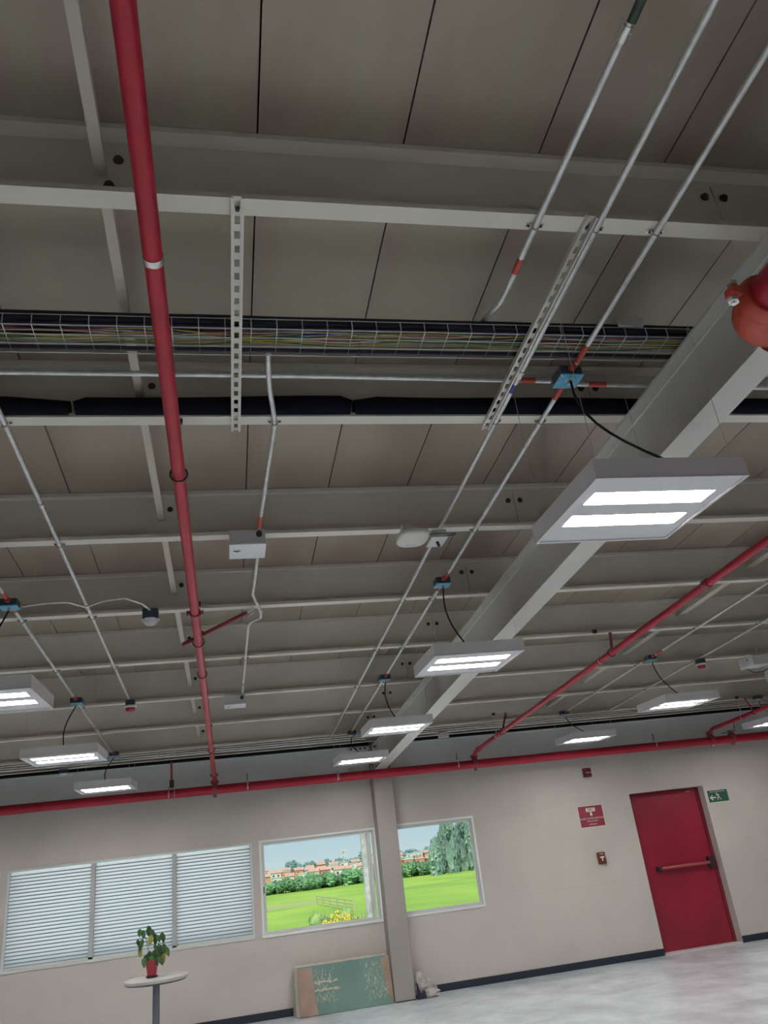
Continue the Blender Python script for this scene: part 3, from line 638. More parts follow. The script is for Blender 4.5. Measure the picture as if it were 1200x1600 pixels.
# ================================================================== DEVICES UNDER THE ROOF
def wbox(x0, x1, y0, y1, k0, lab, badge=True):
    o = thing('surface_box', pt((x0 + x1) / 2, (y0 + y1) / 2, k0), lab, 'electrical box', 'white surface boxes'); zt = Z(y0, 1.993)
    MB().box(x0, x1, y0, y1, Z(y0, k0) + .012, zt).build('body', M['whitelow'], o, bevel=.002)
    MB().box(x0 - .003, x1 + .003, y0 - .003, y1 + .003, Z(y0, k0), Z(y0, k0) + .012).build('cover', M['white'], o, bevel=.002)
    if badge:
        zc = Z(y0, k0); xm = x0 + .04
        q = MB(); q.box(xm - .022, xm + .022, y0 + .085, y0 + .12, zc - .0015, zc); g_ = q.build('badge', M['signwhite'], o, smooth=False)
        q = MB(); q.box(xm - .020, xm + .020, y0 + .086, y0 + .094, zc - .0022, zc - .0015); q.add([(xm - .018, y0 + .097, zc - .002), (xm + .018, y0 + .097, zc - .002), (xm, y0 + .112, zc - .002)], [(0, 1, 2)]); q.build('mark', M['black'], g_, smooth=False)
    MB().lathe([(.010, 0), (.017, 0), (.017, .018), (.010, .018)], (x1 - .035, y0 - .0, Z(y0, 1.975) - .015), (0, -1, 0), 12).build('bushing', M['bolt'], o)
wbox(.047, .247, 4.107, 4.325, 1.90, 'larger white steel box under purlin, fed by conduit with red ends')
wbox(-.011, .189, 7.69, 7.89, 1.90, 'smaller white steel box at the lower end of the kinked conduit')
# domed grey detector
o = thing('motion_detector', (-.48, 5.24, Z(5.24, 1.9)), 'silver domed detector on a dark square box, left of red pipe', 'detector')
zc = Z(5.24, 1.9)
MB().box(-.53, -.43, 5.19, 5.29, zc, zc + .07).build('mount_box', M['boxdark'], o, bevel=.003)
MB().lathe([(0, -.038), (.018, -.037), (.036, -.028), (.05, -.008), (.055, 0), (.055, .006), (0, .006)], (-.48, 5.24, zc), (0, 0, 1), 24).build('dome', M['whitelow'], o)
MB().ring((-.48, 5.24, zc + .002), (0, 0, 1), .056, .004, 24, 6).build('bezel', M['galv'], o)
def red_det(x, y, lab):
    zc = Z(y, 1.93); o = thing('fire_detector', (x, y, zc), lab, 'detector', 'red-lensed fire detectors')
    MB().box(x - .04, x + .04, y - .04, y + .04, zc + .0, zc + .05).build('mount_box', M['boxdark'], o, bevel=.003)
    MB().lathe([(.0, 0), (.058, 0), (.058, -.012), (.050, -.02), (0, -.02)], (x, y, zc), (0, 0, 1), 20).build('base_ring', M['white'], o)
    MB().lathe([(.044, -.02), (.044, -.034), (.034, -.05), (0, -.052)], (x, y, zc), (0, 0, 1), 16).build('lens', M['redlens'], o)
red_det(-.865, 7.56, 'white detector with red lens at end of the left conduit'); red_det(5.09, 7.62, 'white detector with red lens on the far-right conduit')
# twin-head emergency lamp
zc = Z(10.4, 1.90); o = thing('emergency_lamp', (-1.96, 10.4, zc), 'small twin-headed emergency lamp with red light, near the wall at left', 'emergency light')
MB().box(-2.0, -1.90, 10.37, 10.43, zc, zc + .05).build('mount_box', M['boxdark'], o, bevel=.003)
MB().lathe([(0, -.02), (.04, -.02), (.05, 0), (0, 0)], (-1.95, 10.4, zc), (0, 0, 1), 16).build('head', M['white'], o)
MB().box(-2.06, -1.84, 10.385, 10.415, zc - .028, zc - .012).build('lamp_bar', M['lens'], o, bevel=.004)
MB().sphere((-1.95, 10.372, zc - .008), .008, seg=8, rings=6).build('indicator', M['led'], o)
# oval access point with its square bracket
zc = Z(4.03, 1.86)
o = thing('access_point', (1.085, 4.03, zc), 'white rounded wireless access point hung under purlin', 'access point')
prof = []
for i in range(32):
    t = 2 * math.pi * i / 32; c_, s_ = math.cos(t), math.sin(t); q = (abs(c_) ** 3 + abs(s_) ** 3) ** (-1 / 3)
    prof.append((c_ * q, s_ * q))
b = MB(); lv = [(.98, -.0), (1.0, .006), (1.0, .020), (.94, .028)]; o_ = []
for (sc_, dz) in [(.80, -.010), (.93, -.006)] + lv:
    o_.append([(1.085 + px * .092 * sc_, 4.03 + py * .12 * sc_, zc + dz) for px, py in prof])
V = [p for r_ in o_ for p in r_]; F = [tuple(range(32))[::-1], tuple(range(32 * 5, 32 * 6))]
for i in range(5):
    for k in range(32): F.append((i * 32 + k, i * 32 + (k + 1) % 32, (i + 1) * 32 + (k + 1) % 32, (i + 1) * 32 + k))
b.add(V, F); b.build('shell', mat('access_point_white', (.60, .59, .55), .4), o)
MB().box(1.055, 1.115, 4.09, 4.098, zc - .012, zc - .007).build('badge', M['signwhite'], o, smooth=False)
MB().box(1.05, 1.12, 4.10, 4.16, zc + .026, Z(4.13, 1.995)).build('mount', M['lum'], o, bevel=.003)
o = thing('square_box', (1.255, 4.12, Z(4.12, 1.88)), 'small galvanised square box with blue cable loop beside the access point', 'electrical box')
zc = Z(4.12, 1.88)
MB().box(1.21, 1.30, 4.05, 4.20, zc + .006, zc + .05).build('body', M['galv'], o, bevel=.003)
MB().box(1.205, 1.305, 4.045, 4.205, zc, zc + .006).build('cover', M['alu'], o, bevel=.001)
MB().ring((1.27, 4.09, zc + .03), (0, -.3, 1), .095, .003, 28, 6).build('cable_loop', mat('blue_grey_cable', (.08, .13, .18), .5), o)
MB().tube([(1.255, 4.12, zc), (1.262, 4.115, zc - .03)], .009, 10).build('sensor_tip', M['boxdark'], o)
# boxes on the far right
o = thing('control_box', (5.55, 7.37, 3.06), 'pale grey control box hanging by itself near right edge', 'electrical box')
MB().box(5.45, 5.66, 7.24, 7.46, 3.06, 3.155).build('body', M['whitelow'], o, bevel=.003)
MB().box(5.44, 5.45, 7.235, 7.465, 3.055, 3.16).build('cover', M['white'], o, bevel=.002)
MB().lathe([(0, 0), (.008, 0), (.008, .004), (0, .004)], (5.44, 7.32, 3.125), (-1, 0, 0), 8).build('screw', M['bolt'], o)
MB().tube([(5.5, 7.45, 3.06), (5.6, 7.48, 3.02), (5.70, 7.44, 3.02), (5.765, 7.42, 3.05)], .005, 6).build('cable', M['cable'], o)
MB().tube([(5.60, 7.35, 3.155), (5.62, 7.35, Z(7.35, 2.0))], .01, 8).build('drop_rod', M['galv'], o)
o = thing('speaker_box', (5.95, 7.55, 2.90), 'larger white hanging box cut by the right edge', 'loudspeaker')
MB().box(5.80, 6.02, 7.38, 7.58, 2.92, 3.14).build('body', M['white'], o, bevel=.004)
MB().box(5.79, 5.80, 7.385, 7.575, 2.925, 3.135).build('front_panel', M['whitelow'], o, bevel=.002)
MB().tube([(5.90, 7.48, 3.14), (5.90, 7.48, Z(7.48, 2.0))], .008, 8).build('drop_rod', M['galv'], o)
# tiny plate on the tray
tag(MB().box(1.66, 1.775, 2.40, 2.412, Z(2.4, 2.04), Z(2.4, 2.085)).build('tray_plate', M['galv'], origin=(1.72, 2.40, Z(2.4, 2.04)), bevel=.002), 'small riveted plate clipped on the wire tray by the girder', 'plate')
o = thing('eave_box', (2.86, 10.45, 3.04), 'small grey box on the eave conduits above the red main', 'electrical box')
MB().box(2.80, 2.93, 10.40, 10.49, 3.02, 3.08).build('body', M['eave'], o, bevel=.003); MB().box(2.797, 2.933, 10.397, 10.493, 3.012, 3.02).build('cover', M['alu'], o, bevel=.001)

# ================================================================== WINDOWS
def framebox(b, x0, x1, z0, z1, w_, y0, y1, mi=0):
    b.box(x0, x1, y0, y1, z0, z0 + w_, mi).box(x0, x1, y0, y1, z1 - w_, z1, mi).box(x0, x0 + w_, y0, y1, z0 + w_, z1 - w_, mi).box(x1 - w_, x1, y0, y1, z0 + w_, z1 - w_, mi)
def clear_window(n, x0, x1, z0, z1, stile=None):
    o = thing('window_%d' % n, ((x0 + x1) / 2, WY, z0), kind='structure')
    b = MB(); framebox(b, x0, x1, z0, z1, .030, WY - .012, WY + .10); b.build('window_frame', M['aluw'], o, bevel=.003)
    b = MB(); framebox(b, x0 + .030, (stile or x1 - .030), z0 + .030, z1 - .030, .036, WY + .02, WY + .05); b.build('sash', M['alu'], o, bevel=.003)
    MB().box(x0 + .05, (stile or x1) - .05, WY + .034, WY + .038, z0 + .05, z1 - .05).build('pane', M['glass'], o, smooth=False)
    if stile:
        b = MB(); framebox(b, stile - .05, x1 - .030, z0 + .030, z1 - .030, .022, WY + .06, WY + .09); b.build('sash', M['alu'], o, bevel=.003)
        MB().box(stile - .03, x1 - .04, WY + .073, WY + .077, z0 + .04, z1 - .04).build('pane', M['glass'], o, smooth=False)
        MB().box(x0 + .038, x0 + .050, WY + .010, WY + .02, 1.38, 1.46).build('latch', M['black'], o, bevel=.002)
    return o
clear_window(1, .37, 1.93, .876, 2.012, stile=1.85)
clear_window(2, 2.07, 3.32, .884, 2.022)
def louvre_window(n, x0, x1, z0, z1, mull):
    o = thing('window_%d' % n, ((x0 + x1) / 2, WY, z0), kind='structure')
    b = MB(); framebox(b, x0, x1, z0, z1, .028, WY - .010, WY + .09); b.box(x0 + .028, x1 - .028, WY + .0, WY + .07, z0 + .028, z0 + .055); b.build('window_frame', M['alu'], o, bevel=.002)
    xs = [x0 + .028] + mull + [x1 - .028]
    for mx_ in mull: MB().box(mx_ - .026, mx_ + .026, WY + .0, WY + .08, z0 + .03, z1 - .028).build('mullion', mat('mullion_grey', (.40, .40, .40), .5) if 'mull' not in M else M['mull'], o, bevel=.002)
    nb = 26; za, zb_ = z0 + .056, z1 - .034; pitch = (zb_ - za) / nb
    for i in range(len(xs) - 1):
        a = xs[i] + (.024 if i > 0 else -.002); c = xs[i + 1] - (.024 if i < len(xs) - 2 else -.002)
        first = None
        for k in range(nb):
            zz = za + pitch * k
            if first is None:
                q = MB(); y0 = WY + .03
                q.add([(a, y0, zz), (c, y0, zz), (c, y0 + .022, zz + pitch * .98), (a, y0 + .022, zz + pitch * .98), (a, y0 + .004, zz), (c, y0 + .004, zz), (c, y0 + .026, zz + pitch * .98), (a, y0 + .026, zz + pitch * .98)],
                      [(0, 1, 2, 3), (7, 6, 5, 4), (0, 4, 5, 1), (1, 5, 6, 2), (2, 6, 7, 3), (3, 7, 4, 0)], 0)
                q.box(a, c, y0 - .008, y0 + .010, zz - .0055, zz + .0055, 1)
                first = q.build('slat', [M['frost'], M['lrail']], o, smooth=False)
            else:
                c_ = first.copy(); COL.objects.link(c_); c_.parent = o; c_.location = first.location + Vector((0, 0, pitch * k))
M['mull'] = mat('mullion_grey', (.42, .42, .42), .5)
louvre_window(3, -2.68, .28, .881, 2.0, [-1.68, -.70])
louvre_window(4, -4.6, -2.76, .881, 2.0, [-3.68])

# ================================================================== DOOR
d = thing('door_1', (6.27, WY, 0), kind='structure')
MB().box(5.745, 6.875, WY + .155, WY + .20, .012, 2.045).build('door_leaf', M['door'], d, bevel=.003)
b = MB(); b.box(5.721, 5.745, WY + .14, WY + .22, 0, 2.069).box(6.875, 6.919, WY + .14, WY + .22, 0, 2.069).box(5.745, 6.875, WY + .14, WY + .22, 2.045, 2.069); b.build('door_frame', M['doorf'], d, smooth=False)
MB().box(5.721, 6.919, WY + .002, WY + .22, .0005, .010).build('threshold', M['alu'], d, smooth=False)
h = MB().tube([(6.00, WY + .095, 1.040), (6.78, WY + .095, 1.040)], .021, 14).build('push_bar', mat('push_bar_red', (.33, .05, .05), .35), d)
MB().box(5.96, 6.02, WY + .075, WY + .155, 1.007, 1.073).build('bar_end', M['black'], h, bevel=.008)
MB().box(6.775, 6.85, WY + .075, WY + .155, .96, 1.12).build('latch_case', M['black'], h, bevel=.008)
MB().box(6.70, 6.78, WY + .145, WY + .155, 2.012, 2.026).build('strike_plate', M['zinc'], d)

# ================================================================== SIGNS AND WALL DEVICES
R90 = (math.pi / 2, 0, 0)
o = thing('fire_sign', (5.07, WY, 1.70), 'square red fire alarm sign with white lettering and small arrow', 'sign')
MB().box(4.885, 5.255, WY - .006, WY - .001, 1.695, 1.972).build('panel', M['signred'], o, bevel=.001)
b = MB(); framebox(b, 4.875, 5.265, 1.685, 1.982, .010, WY - .007, WY - .0005); b.build('border', M['signcream'], o, smooth=False)
MB().box(5.0, 5.14, WY - .008, WY - .006, 1.895, 1.945).build('label_plate', M['signcream'], o, smooth=False)
text('lettering', 'FIRE', .042, M['black'], o, (5.07, WY - .009, 1.92), R90)
MB().ext([(5.058, WY - .007, 1.888), (5.082, WY - .007, 1.888), (5.082, WY - .007, 1.858), (5.094, WY - .007, 1.858), (5.07, WY - .007, 1.835), (5.046, WY - .007, 1.858), (5.058, WY - .007, 1.858)], (0, -.0015, 0)).build('arrow', M['signwhite'], o, smooth=False)
text('lettering', 'ALARMA CONTRA INCENDIO', .030, M['signcream'], o, (5.07, WY - .008, 1.805), R90, sx=.92)
text('lettering', '(FIRE ALARM)', .028, M['signcream'], o, (5.07, WY - .008, 1.77), R90)
text('lettering', 'EMERGENCIA', .020, M['signwhite'], o, (5.07, WY - .008, 1.727), R90)
o = thing('exit_sign', (7.12, WY, 1.825), 'green exit sign with left arrow and running figure, right of door', 'sign')
MB().box(6.965, 7.295, WY - .008, WY - .001, 1.825, 1.99).build('panel', M['signgreen'], o, bevel=.001)
b = MB(); framebox(b, 6.957, 7.303, 1.817, 1.998, .008, WY - .006, WY - .0005); b.build('border', M['signcream'], o, smooth=False)
text('lettering', 'SALIDA DE EMERGENCIA', .024, M['signcream'], o, (7.13, WY - .0095, 1.970), R90, sx=.95)
def flat(name, pts, mm, parent, y=WY - .008): MB().ext([(px, y, pz) for px, pz in pts], (0, -.002, 0)).build(name, mm, parent, smooth=False)
flat('arrow', [(6.985, 1.888), (7.03, 1.925), (7.043, 1.918), (7.022, 1.897), (7.085, 1.897), (7.085, 1.880), (7.022, 1.880), (7.043, 1.858), (7.03, 1.850)], M['signcream'], o)
q = MB()
def seg(a, b_, w_): q.bar((a[0], WY - .009, a[1]), (b_[0], WY - .009, b_[1]), .002, w_, up=(0, 0, 1)) if abs(a[0] - b_[0]) > abs(a[1] - b_[1]) else q.bar((a[0], WY - .009, a[1]), (b_[0], WY - .009, b_[1]), w_, .002, up=(0, 1, 0))
q.lathe([(0, 0), (.010, 0), (.010, .002), (0, .002)], (7.110, WY - .008, 1.946), (0, -1, 0), 12)
seg((7.118, 1.930), (7.138, 1.895), .018); seg((7.118, 1.930), (7.094, 1.915), .008); seg((7.12, 1.930), (7.148, 1.922), .008); seg((7.134, 1.898), (7.108, 1.878), .010); seg((7.108, 1.878), (7.112, 1.850), .009); seg((7.138, 1.896), (7.15, 1.868), .010); seg((7.15, 1.868), (7.17, 1.855), .009)
q.build('running_figure', M['signcream'], o, smooth=False)
o = thing('alarm_strobe', (5.13, WY, 2.36), 'dark maroon wall alarm strobe below the red main', 'alarm')
MB().box(5.065, 5.195, WY - .04, WY - .001, 2.36, 2.485).build('body', M['strobe'], o, bevel=.01)
MB().box(5.085, 5.175, WY - .06, WY - .04, 2.375, 2.43).build('lens', M['strobe'], o, bevel=.008)
text('lettering', 'FUEGO', .028, M['signwhite'], o, (5.135, WY - .0615, 2.418), R90)
o = thing('call_point', (5.09, WY, 1.20), 'small brown-red manual call point with white T handle', 'call point')
MB().box(5.03, 5.145, WY - .035, WY - .001, 1.205, 1.355).build('body', M['pull'], o, bevel=.006)
MB().box(5.055, 5.12, WY - .045, WY - .035, 1.285, 1.303).box(5.08, 5.097, WY - .045, WY - .035, 1.245, 1.285).build('handle', M['signwhite'], o, bevel=.003)
text('lettering', 'FUEGO', .018, M['signwhite'], o, (5.088, WY - .036, 1.335), R90)

# ================================================================== TABLE, PLANT
TX, TY, TZ = -.787, 9.62, .775
t = thing('round_table', (TX, TY, 0), 'small round grey pedestal table in front of the louvres', 'table')
b = MB(); b.lathe([(0, 0), (.315, 0), (.325, .006), (.325, .030), (.318, .034), (0, .034)], (TX, TY, TZ - .034), (0, 0, 1), 48); b.build('tabletop', M['tabletop'], t)
b = MB(); b.lathe([(.0, 0), (.30, 0), (.318, .012), (0, .012)], (TX, TY, TZ - .047), (0, 0, 1), 48); b.build('edge_band', M['tableedge'], t)
MB().lathe([(.0, 0), (.036, 0), (.036, TZ - .06), (0, TZ - .06)], (TX, TY, .012), (0, 0, 1), 20).build('pole', M['pole'], t)
MB().lathe([(0, 0), (.23, 0), (.23, .008), (.06, .022), (.0, .022)], (TX, TY, 0), (0, 0, 1), 32).build('foot', M['pole'], t)
MB().lathe([(0, 0), (.02, 0), (.02, .012), (0, .013)], (TX, TY - .04, TZ - .05), (0, -1, 0), 8).build('bracket', M['galv'], t)
pl = thing('potted_plant', (TX - .03, TY, TZ), 'leafy green plant in a red pot on the round table', 'plant')
px, py = TX - .045, TY
MB().lathe([(0, 0), (.045, 0), (.060, .10), (.066, .135), (.070, .135), (.070, .15), (.058, .15), (.056, .12), (0, .12)], (px, py, TZ + .012), (0, 0, 1), 24).build('pot', M['pot'], pl)
MB().lathe([(0, 0), (.055, 0), (.062, .02), (.056, .022), (0, .014)], (px, py, TZ), (0, 0, 1), 24).build('saucer', M['black'], pl)
MB().lathe([(0, 0), (.055, 0), (.055, .006), (0, .01)], (px, py, TZ + .128), (0, 0, 1), 20).build('soil', M['soil'], pl)
stems = [[(0, 0, .13), (-.03, .01, .22), (-.055, .01, .33), (-.085, 0, .43), (-.12, -.01, .46)], [(0.01, 0, .13), (.03, .02, .20), (.06, .01, .29), (.085, 0, .38), (.11, 0, .36)], [(0, -.01, .13), (.02, -.03, .20), (.05, -.03, .25)], [(-.01, 0, .13), (-.04, -.02, .19), (-.06, -.03, .2)]]
for sm in stems:
    MB().tube([(px + a, py + b_, TZ + c) for a, b_, c in sm], .0045, 6).build('stem', M['stem'], pl)
def leaf_mesh():
    L_, Wd = 1.0, .27; V = []; F = []
    for i in range(7):
        t_ = i / 6; w_ = Wd * math.sin(math.pi * (t_ ** .75)) ** .8 if 0 < t_ < 1 else 0.0
        dr = -.35 * t_ * t_
        V += [(-w_, t_, dr + .10 * (w_ / Wd)), (0, t_, dr), (w_, t_, dr + .10 * (w_ / Wd))]
    for i in range(6):
        for k in range(2): F.append((i * 3 + k, i * 3 + k + 1, i * 3 + k + 4, i * 3 + k + 3))
    me = bpy.data.meshes.new('leaf'); me.from_pydata(V, [], F); me.materials.append(M['leaf']); me.polygons.foreach_set('use_smooth', [True] * len(F)); me.update(); return me
LM = leaf_mesh(); LM2 = LM.copy(); LM2.materials.clear(); LM2.materials.append(M['leafy'])
# (x, z, dir angle in the XZ plane [deg, -90 = hanging], size)
leaves = [(-.12, .47, -100, .10), (-.085, .455, -95, .10), (-.05, .47, -70, .12), (-.02, .45, -60, .10), (-.06, .48, -40, .09), (-.09, .37, -110, .10), (-.11, .34, -100, .10), (-.14, .37, -100, .08), (-.12, .28, -95, .09), (.0, .40, -105, .12), (.03, .40, -85, .13),
          (.05, .39, -60, .09), (.10, .41, -80, .10), (.12, .39, -95, .09), (.07, .30, -80, .12), (.11, .30, -70, .11), (.13, .26, -60, .12), (.03, .26, -90, .11), (.06, .23, -75, .12), (.10, .23, -80, .12), (-.02, .25, -100, .12), (-.05, .22, -105, .12), (-.07, .20, -95, .11),
          (.0, .21, -90, .11), (.03, .19, -70, .11), (.07, .19, -60, .10), (-.03, .18, -80, .09), (.12, .21, -95, .10), (.02, .30, -50, .09), (.05, .15 + .05, -100, .09)]
for i, (lx, lz, an, sz) in enumerate(leaves):
    o = bpy.data.objects.new('leaf', LM2 if i in (8, 9, 27) else LM); COL.objects.link(o); o.parent = pl
    a = math.radians(an); dirv = Vector((math.cos(a), random.uniform(-.5, .3), math.sin(a))).normalized()
    nrm = Vector((random.uniform(-.4, .4), -1, .5)); xax = dirv.cross(nrm).normalized(); nrm = xax.cross(dirv)
    mt = Matrix((xax, dirv, nrm)).transposed().to_4x4()
    o.matrix_local = Matrix.Translation((lx + px - WORLD_OF[pl][0], random.uniform(-.05, .04), lz)) @ mt @ Matrix.Scale(sz * random.uniform(.8, 1.0), 4)

# ================================================================== BOARDS AND BAG BY THE COLUMN
def board(y0, off, x0, x1, h, lab, front=True):
    o = thing('wallboard', (x0, y0, 0), lab, 'board', 'boards leaning on the wall')
    lean = .10; t_ = .014
    def P(x, z, dy): return (x, y0 + lean * z / .53 + dy, z)
    # green face with torn upper edge
    n = 24; top = [h + (.012 * noise.noise(Vector((i * .9, off, 0))) if 8 < i < 22 else 0) for i in range(n + 1)]
    xs = [x0 + (x1 - x0) * i / n for i in range(n + 1)]
    V = []; F = []
    for i in range(n + 1): V += [P(xs[i], .004, 0), P(xs[i], top[i], 0), P(xs[i], top[i], t_), P(xs[i], .004, t_)]
    for i in range(n):
        a = i * 4; b_ = a + 4; F += [(a, a + 1, b_ + 1, b_), (a + 1, a + 2, b_ + 2, b_ + 1), (a + 2, a + 3, b_ + 3, b_ + 2), (a + 3, a, b_, b_ + 3)]
    F += [(0, 3, 2, 1), (n * 4, n * 4 + 1, n * 4 + 2, n * 4 + 3)]
    MB().add(V, F).build('sheet', M['boardg'] if front else M['boardw'], o, smooth=False)
    if front:
        MB().add([P(x0 + .004, .006, -.003), P(x0 + .22, .006, -.003), P(x0 + .175, h - .02, -.003), P(x0 + .004, h - .01, -.003), P(x0 + .004, .006, 0), P(x0 + .22, .006, 0), P(x0 + .175, h - .02, 0), P(x0 + .004, h - .01, 0)],
                 [(0, 1, 2, 3), (7, 6, 5, 4), (0, 4, 5, 1), (1, 5, 6, 2), (2, 6, 7, 3), (3, 7, 4, 0)]).build('paper_wrap', M['boardb'], o, smooth=False)
        MB().add([P(x1 - .06, .1, -.002), P(x1, .02, -.002), P(x1, h, -.002), P(x1 - .11, h - .03, -.002)], [(0, 1, 2, 3)]).build('paper_wrap', M['boardb'], o, smooth=False)
        rnd = random.Random(3); q = MB()
        def patch(cx, cz, w_, h_):
            m_ = 7; pts = [P(cx + w_ * math.cos(2 * math.pi * i / m_) * rnd.uniform(.5, 1), cz + h_ * math.sin(2 * math.pi * i / m_) * rnd.uniform(.5, 1), -.002) for i in range(m_)]; q.add(pts, [tuple(range(m_))])
        for k_ in range(150):
            patch(x0 + rnd.gauss(.31, .07), rnd.uniform(.12, h - .05), rnd.uniform(.0015, .006), rnd.uniform(.006, .03))
        for cz in (.25, .33):
            for k_ in range(16): patch(x0 + .21 + .018 * k_ + rnd.uniform(-.01, .01), cz + rnd.uniform(-.01, .012), .02, rnd.uniform(.008, .02))
        for k_ in range(150): patch(x0 + rnd.choice([.86, .96, 1.04]) + rnd.gauss(0, .03), rnd.uniform(.08, h - .04), rnd.uniform(.002, .006), rnd.uniform(.008, .03))
        s_ = q.build('torn_paper_flecks', M['boardw'], o, smooth=False); s_['kind'] = 'stuff'
board(10.90, 1.0, .765, 1.915, .515, 'front green wallboard with torn white flecks and brown paper end, leaning on wall')
board(10.935, 5.0, .745, 1.90, .523, 'pale wallboard behind the green one, only its edge showing', front=False)
board(10.965, 9.0, .728, 1.88, .53, 'rearmost wallboard against the wall, its edge at far left', front=False)
bag = MB(); n1, n2 = 16, 12
def bagp(u, v):
    a = 2 * math.pi * u; z = .27 * v; r = (.13 * (1 - v ** 1.6) + .03) * (1 + .5 * noise.noise(Vector((3 * math.cos(a), 3 * math.sin(a), v * 7))))
    return (2.345 + r * math.cos(a) * 1.05 - .07 * v, 10.98 + r * math.sin(a) * .75, z + .012 * noise.noise(Vector((u * 9, v * 9, 2))) + .008)
V = [bagp(i / n1, j / n2) for j in range(n2 + 1) for i in range(n1)]
F = [(j * n1 + i, j * n1 + (i + 1) % n1, (j + 1) * n1 + (i + 1) % n1, (j + 1) * n1 + i) for j in range(n2) for i in range(n1)] + [tuple(range(n1))[::-1], tuple(range(n2 * n1, n2 * n1 + n1))]
o = thing('crumpled_bag', (2.35, 10.98, 0), 'crumpled grey sack on the floor right of the column', 'bag')
bag.add(V, F).build('sack', M['bagm'], o, smooth=False)
MB().ext([(2.20, 10.86, .004), (2.32, 10.86, .004), (2.30, 10.865, .10), (2.25, 10.87, .06), (2.205, 10.875, .22)], (0, .012, 0)).build('dark_liner', M['base'], o, smooth=False)

# ================================================================== OUTSIDE
GZ = -5.0
tag(MB().box(-500, 700, 13.0, 900, GZ - .5, GZ).build('field', M['fieldm'], smooth=False), kind='structure')
tag(MB().box(XL - .15, XR + .15, YB, 11.405, -5.2, -.25).build('wall_base', M['ext'], smooth=False), kind='structure')
tag(MB().box(XL - 30, XR + 30, 11.41, 48, GZ, GZ + .02).build('added_bounce_yard', mat('pale_bounce_yard', (.78, .77, .75), .9, var=.05), smooth=False), kind='structure')  # unseen pale ground, added to bounce white light onto the louvres
def crown_mesh(name, seed, tall=False, n=9, mm=None):
    rnd = random.Random(seed); b = MB()
    for i in range(n):
        if tall: c = (rnd.uniform(-.22, .22), rnd.uniform(-.2, .2), .12 + .80 * i / n); r = .26 * (1 - .55 * i / n)
        else: c = (rnd.uniform(-.32, .32), rnd.uniform(-.3, .3), rnd.uniform(.35, .72)); r = rnd.uniform(.22, .34)
        b.sphere(c, r, 1, 1, 1.25 if tall else .95, 20, 14, nz=.8, fr=5.5)
    b.tube([(0, 0, 0), (0, 0, .5)], .04, 6, mi=1)
    o = b.build(name, [mm, M['trunk']]); me = o.data; bpy.data.objects.remove(o); return me
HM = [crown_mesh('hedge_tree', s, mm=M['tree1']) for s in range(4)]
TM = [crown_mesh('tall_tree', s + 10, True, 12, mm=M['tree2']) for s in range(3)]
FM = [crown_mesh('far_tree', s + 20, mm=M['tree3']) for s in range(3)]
def plant_tree(name, me, x, y, z, w_, h, label, cat, grp):
    o = bpy.data.objects.new(name, me); COL.objects.link(o); o.location = (x, y, z); o.scale = (w_, w_, h); o.rotation_euler = (0, 0, random.uniform(0, 6)); tag(o, label, cat, grp)
for i in range(36):
    y = 216 + 3.4 * (i % 3); x = y * (.025 + .218 * i / 35) + random.uniform(-.4, .4)
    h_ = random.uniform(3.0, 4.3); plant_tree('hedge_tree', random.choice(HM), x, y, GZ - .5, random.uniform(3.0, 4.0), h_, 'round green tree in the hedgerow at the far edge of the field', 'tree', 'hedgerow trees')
tt = [(.243, 8.2), (.2475, 9.5), (.252, 9.2), (.256, 10.5), (.2605, 12.0), (.265, 12.6), (.270, 11.8), (.275, 12.4), (.280, 12.8), (.286, 12.2), (.292, 12.5), (.298, 12.6)]
for i, (a, h_) in enumerate(tt):
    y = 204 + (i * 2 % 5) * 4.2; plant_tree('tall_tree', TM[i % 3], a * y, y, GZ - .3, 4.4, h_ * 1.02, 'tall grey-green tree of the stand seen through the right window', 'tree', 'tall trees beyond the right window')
for i in range(26):
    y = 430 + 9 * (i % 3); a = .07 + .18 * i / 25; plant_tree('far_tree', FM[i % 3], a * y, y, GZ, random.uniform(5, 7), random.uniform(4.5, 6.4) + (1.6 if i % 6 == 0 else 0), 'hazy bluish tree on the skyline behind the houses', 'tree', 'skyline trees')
def house(x, y, w_, d_, h_, brick, gable):
    o = thing('house', (x, y, GZ), ('orange brick' if brick else 'white') + ' house ' + ('with pink pitched roof' if gable else 'with flat pale roof') + ' in the far town', 'house', ('brick' if brick else 'white') + (' pitched' if gable else ' flat') + ' houses of the town')
    MB().box(x, x + w_, y, y + d_, GZ, GZ + h_).build('wall', M['brickh'] if brick else M['whiteh'], o, smooth=False)
    if gable: MB().ext([(x - .3, y - .3, GZ + h_), (x + w_ + .3, y - .3, GZ + h_), (x + w_ + .3, y + d_ / 2, GZ + h_ + 1.0), (x - .3, y + d_ / 2, GZ + h_ + 1.0)], (0, .01, .15)).build('roof', M['roofh'], o, smooth=False)
    else: MB().box(x - .2, x + w_ + .2, y - .2, y + d_ + .2, GZ + h_, GZ + h_ + .25).build('roof', M['roofg'], o, smooth=False)
    for k in range(int(w_ / 2)): MB().box(x + .7 + 2 * k, x + 1.6 + 2 * k, y - .05, y, GZ + h_ - 1.7, GZ + h_ - .7).build('window', M['winh'], o, smooth=False)
rnd = random.Random(11)
for row, (y, n_, hb) in enumerate(((330, 17, 2.3), (365, 18, 3.1), (400, 18, 3.9))):
    for i in range(n_):
        x = y * (.02 + .24 * (i + rnd.uniform(-.06, .06)) / n_); house(x, y + rnd.uniform(-5, 5), rnd.uniform(3.1, 3.9) if row == 0 else rnd.uniform(3.3, 4.3), 5, hb + rnd.uniform(-.3, .7), rnd.random() < .42, rnd.random() < .5)
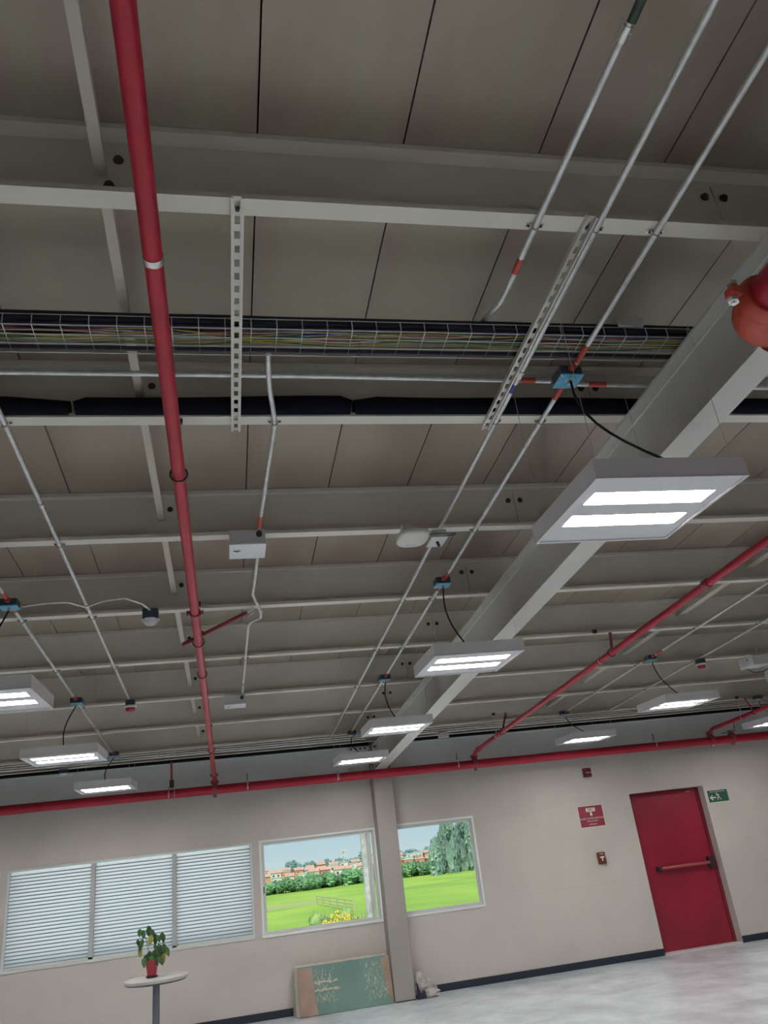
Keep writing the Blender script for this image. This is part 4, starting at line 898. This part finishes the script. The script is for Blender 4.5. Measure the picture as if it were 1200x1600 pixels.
# mast
mx, my = 56.0, 425.0
o = thing('radio_mast', (mx, my, GZ), 'slim radio mast rising over the town in left window', 'mast')
b = MB()
for s, t_ in ((-1, -1), (1, -1), (0, 1)): b.bar((mx + s * .7, my + t_ * .7, GZ), (mx + s * .3, my + t_ * .3, 4.6), .18, .18)
for k in range(9):
    z0 = GZ + k * 1.05; w0 = .7 - .045 * k; b.bar((mx - w0, my - w0, z0), (mx + w0, my - w0, z0 + 1.0), .1, .1).bar((mx + w0, my - w0, z0), (mx - w0, my - w0, z0 + 1.0), .1, .1)
b.build('lattice', M['mast'], o, smooth=False)
for z_ in (1.6, 4.0):
    q = MB()
    for s in (-1, 0, 1): q.box(mx + s * .75 - .2, mx + s * .75 + .2, my - 1, my - .7, z_, z_ + 1.1)
    q.build('antenna_panels', M['whiteh'], o, smooth=False)
# flowering shrubs, near fence and post
def shrub(x, y, w_, h_, seed, lab, nfl=220, leafm='shrubm'):
    rnd = random.Random(seed); o = thing('flowering_shrub', (x, y, GZ), lab, 'shrub')
    b = MB()
    for i in range(14): b.sphere((x + rnd.uniform(-.42, .42) * w_, y + rnd.uniform(-.4, .4), GZ + h_ * rnd.uniform(.15, .72)), rnd.uniform(.16, .26) * w_, 1, .8, 1.1, 12, 9, nz=.8, fr=4)
    for i in range(50):
        a = x + rnd.uniform(-.5, .5) * w_; b.tube([(a, y - .5, GZ + h_ * .4), (a + rnd.uniform(-.2, .2), y - .6, GZ + h_ * rnd.uniform(.75, 1.0) * (1 - .5 * abs(a - x) / w_))], [.05, .015], 5)
    b.build('foliage', M[leafm], o)
    q = MB()
    for i in range(nfl):
        a = rnd.gauss(0, .24) * w_; q.sphere((x + a, y - w_ * .35, GZ + h_ * rnd.uniform(.45, .86) * (1 - .4 * abs(a) / w_)), rnd.uniform(.03, .075), seg=6, rings=4)
    f_ = q.build('blossom', M['flower'], o); f_['kind'] = 'stuff'
shrub(6.5, 55, 3.0, 4.3, 1, 'big yellow-flowered shrub below centre of the left clear window')
shrub(8.35, 56, 1.5, 3.6, 2, 'smaller yellow-flowered shrub beside the concrete post', 110)
shrub(11.2, 50, 1.6, 2.75, 3, 'low yellow-flowered shrub at bottom of the right window', 80)
def fence(p0, p1, n, h_, lab, rails=3):
    o = thing('wooden_fence', (p0[0], p0[1], GZ), lab, 'fence')
    for i in range(n):
        t_ = i / (n - 1); x = p0[0] + (p1[0] - p0[0]) * t_; y = p0[1] + (p1[1] - p0[1]) * t_
        MB().box(x - .07, x + .07, y - .07, y + .07, GZ, GZ + h_ * random.uniform(.9, 1.1)).build('post', M['wood'], o, smooth=False)
    for k in range(rails):
        z_ = GZ + h_ * (.3 + .28 * k); MB().bar((p0[0], p0[1], z_), (p1[0], p1[1], z_), .06, .12).build('rail', M['wood'], o, smooth=False)
fence((4.6, 140), (13.5, 142), 12, .75, 'low grey wooden fence standing in the field'); fence((13.6, 141), (15.6, 112), 6, 1.5, 'darker fence corner joining the low field fence')
fence((10.4, 84), (13.2, 86), 8, 1.1, 'row of stakes in the field near the concrete post', rails=1)
o = MB().bar((2.235, 14.0, GZ), (2.235, 14.0, 3.0), .15, .15, up=(0, 1, 0)).build('concrete_post', M['post'], origin=(2.235, 14.0, GZ), smooth=False); tag(o, 'weathered concrete post outside the left clear window', 'post')

print('objects', len(bpy.data.objects), 'tris', sum(len(o.data.polygons) for o in bpy.data.objects if o.type == 'MESH') * 2)
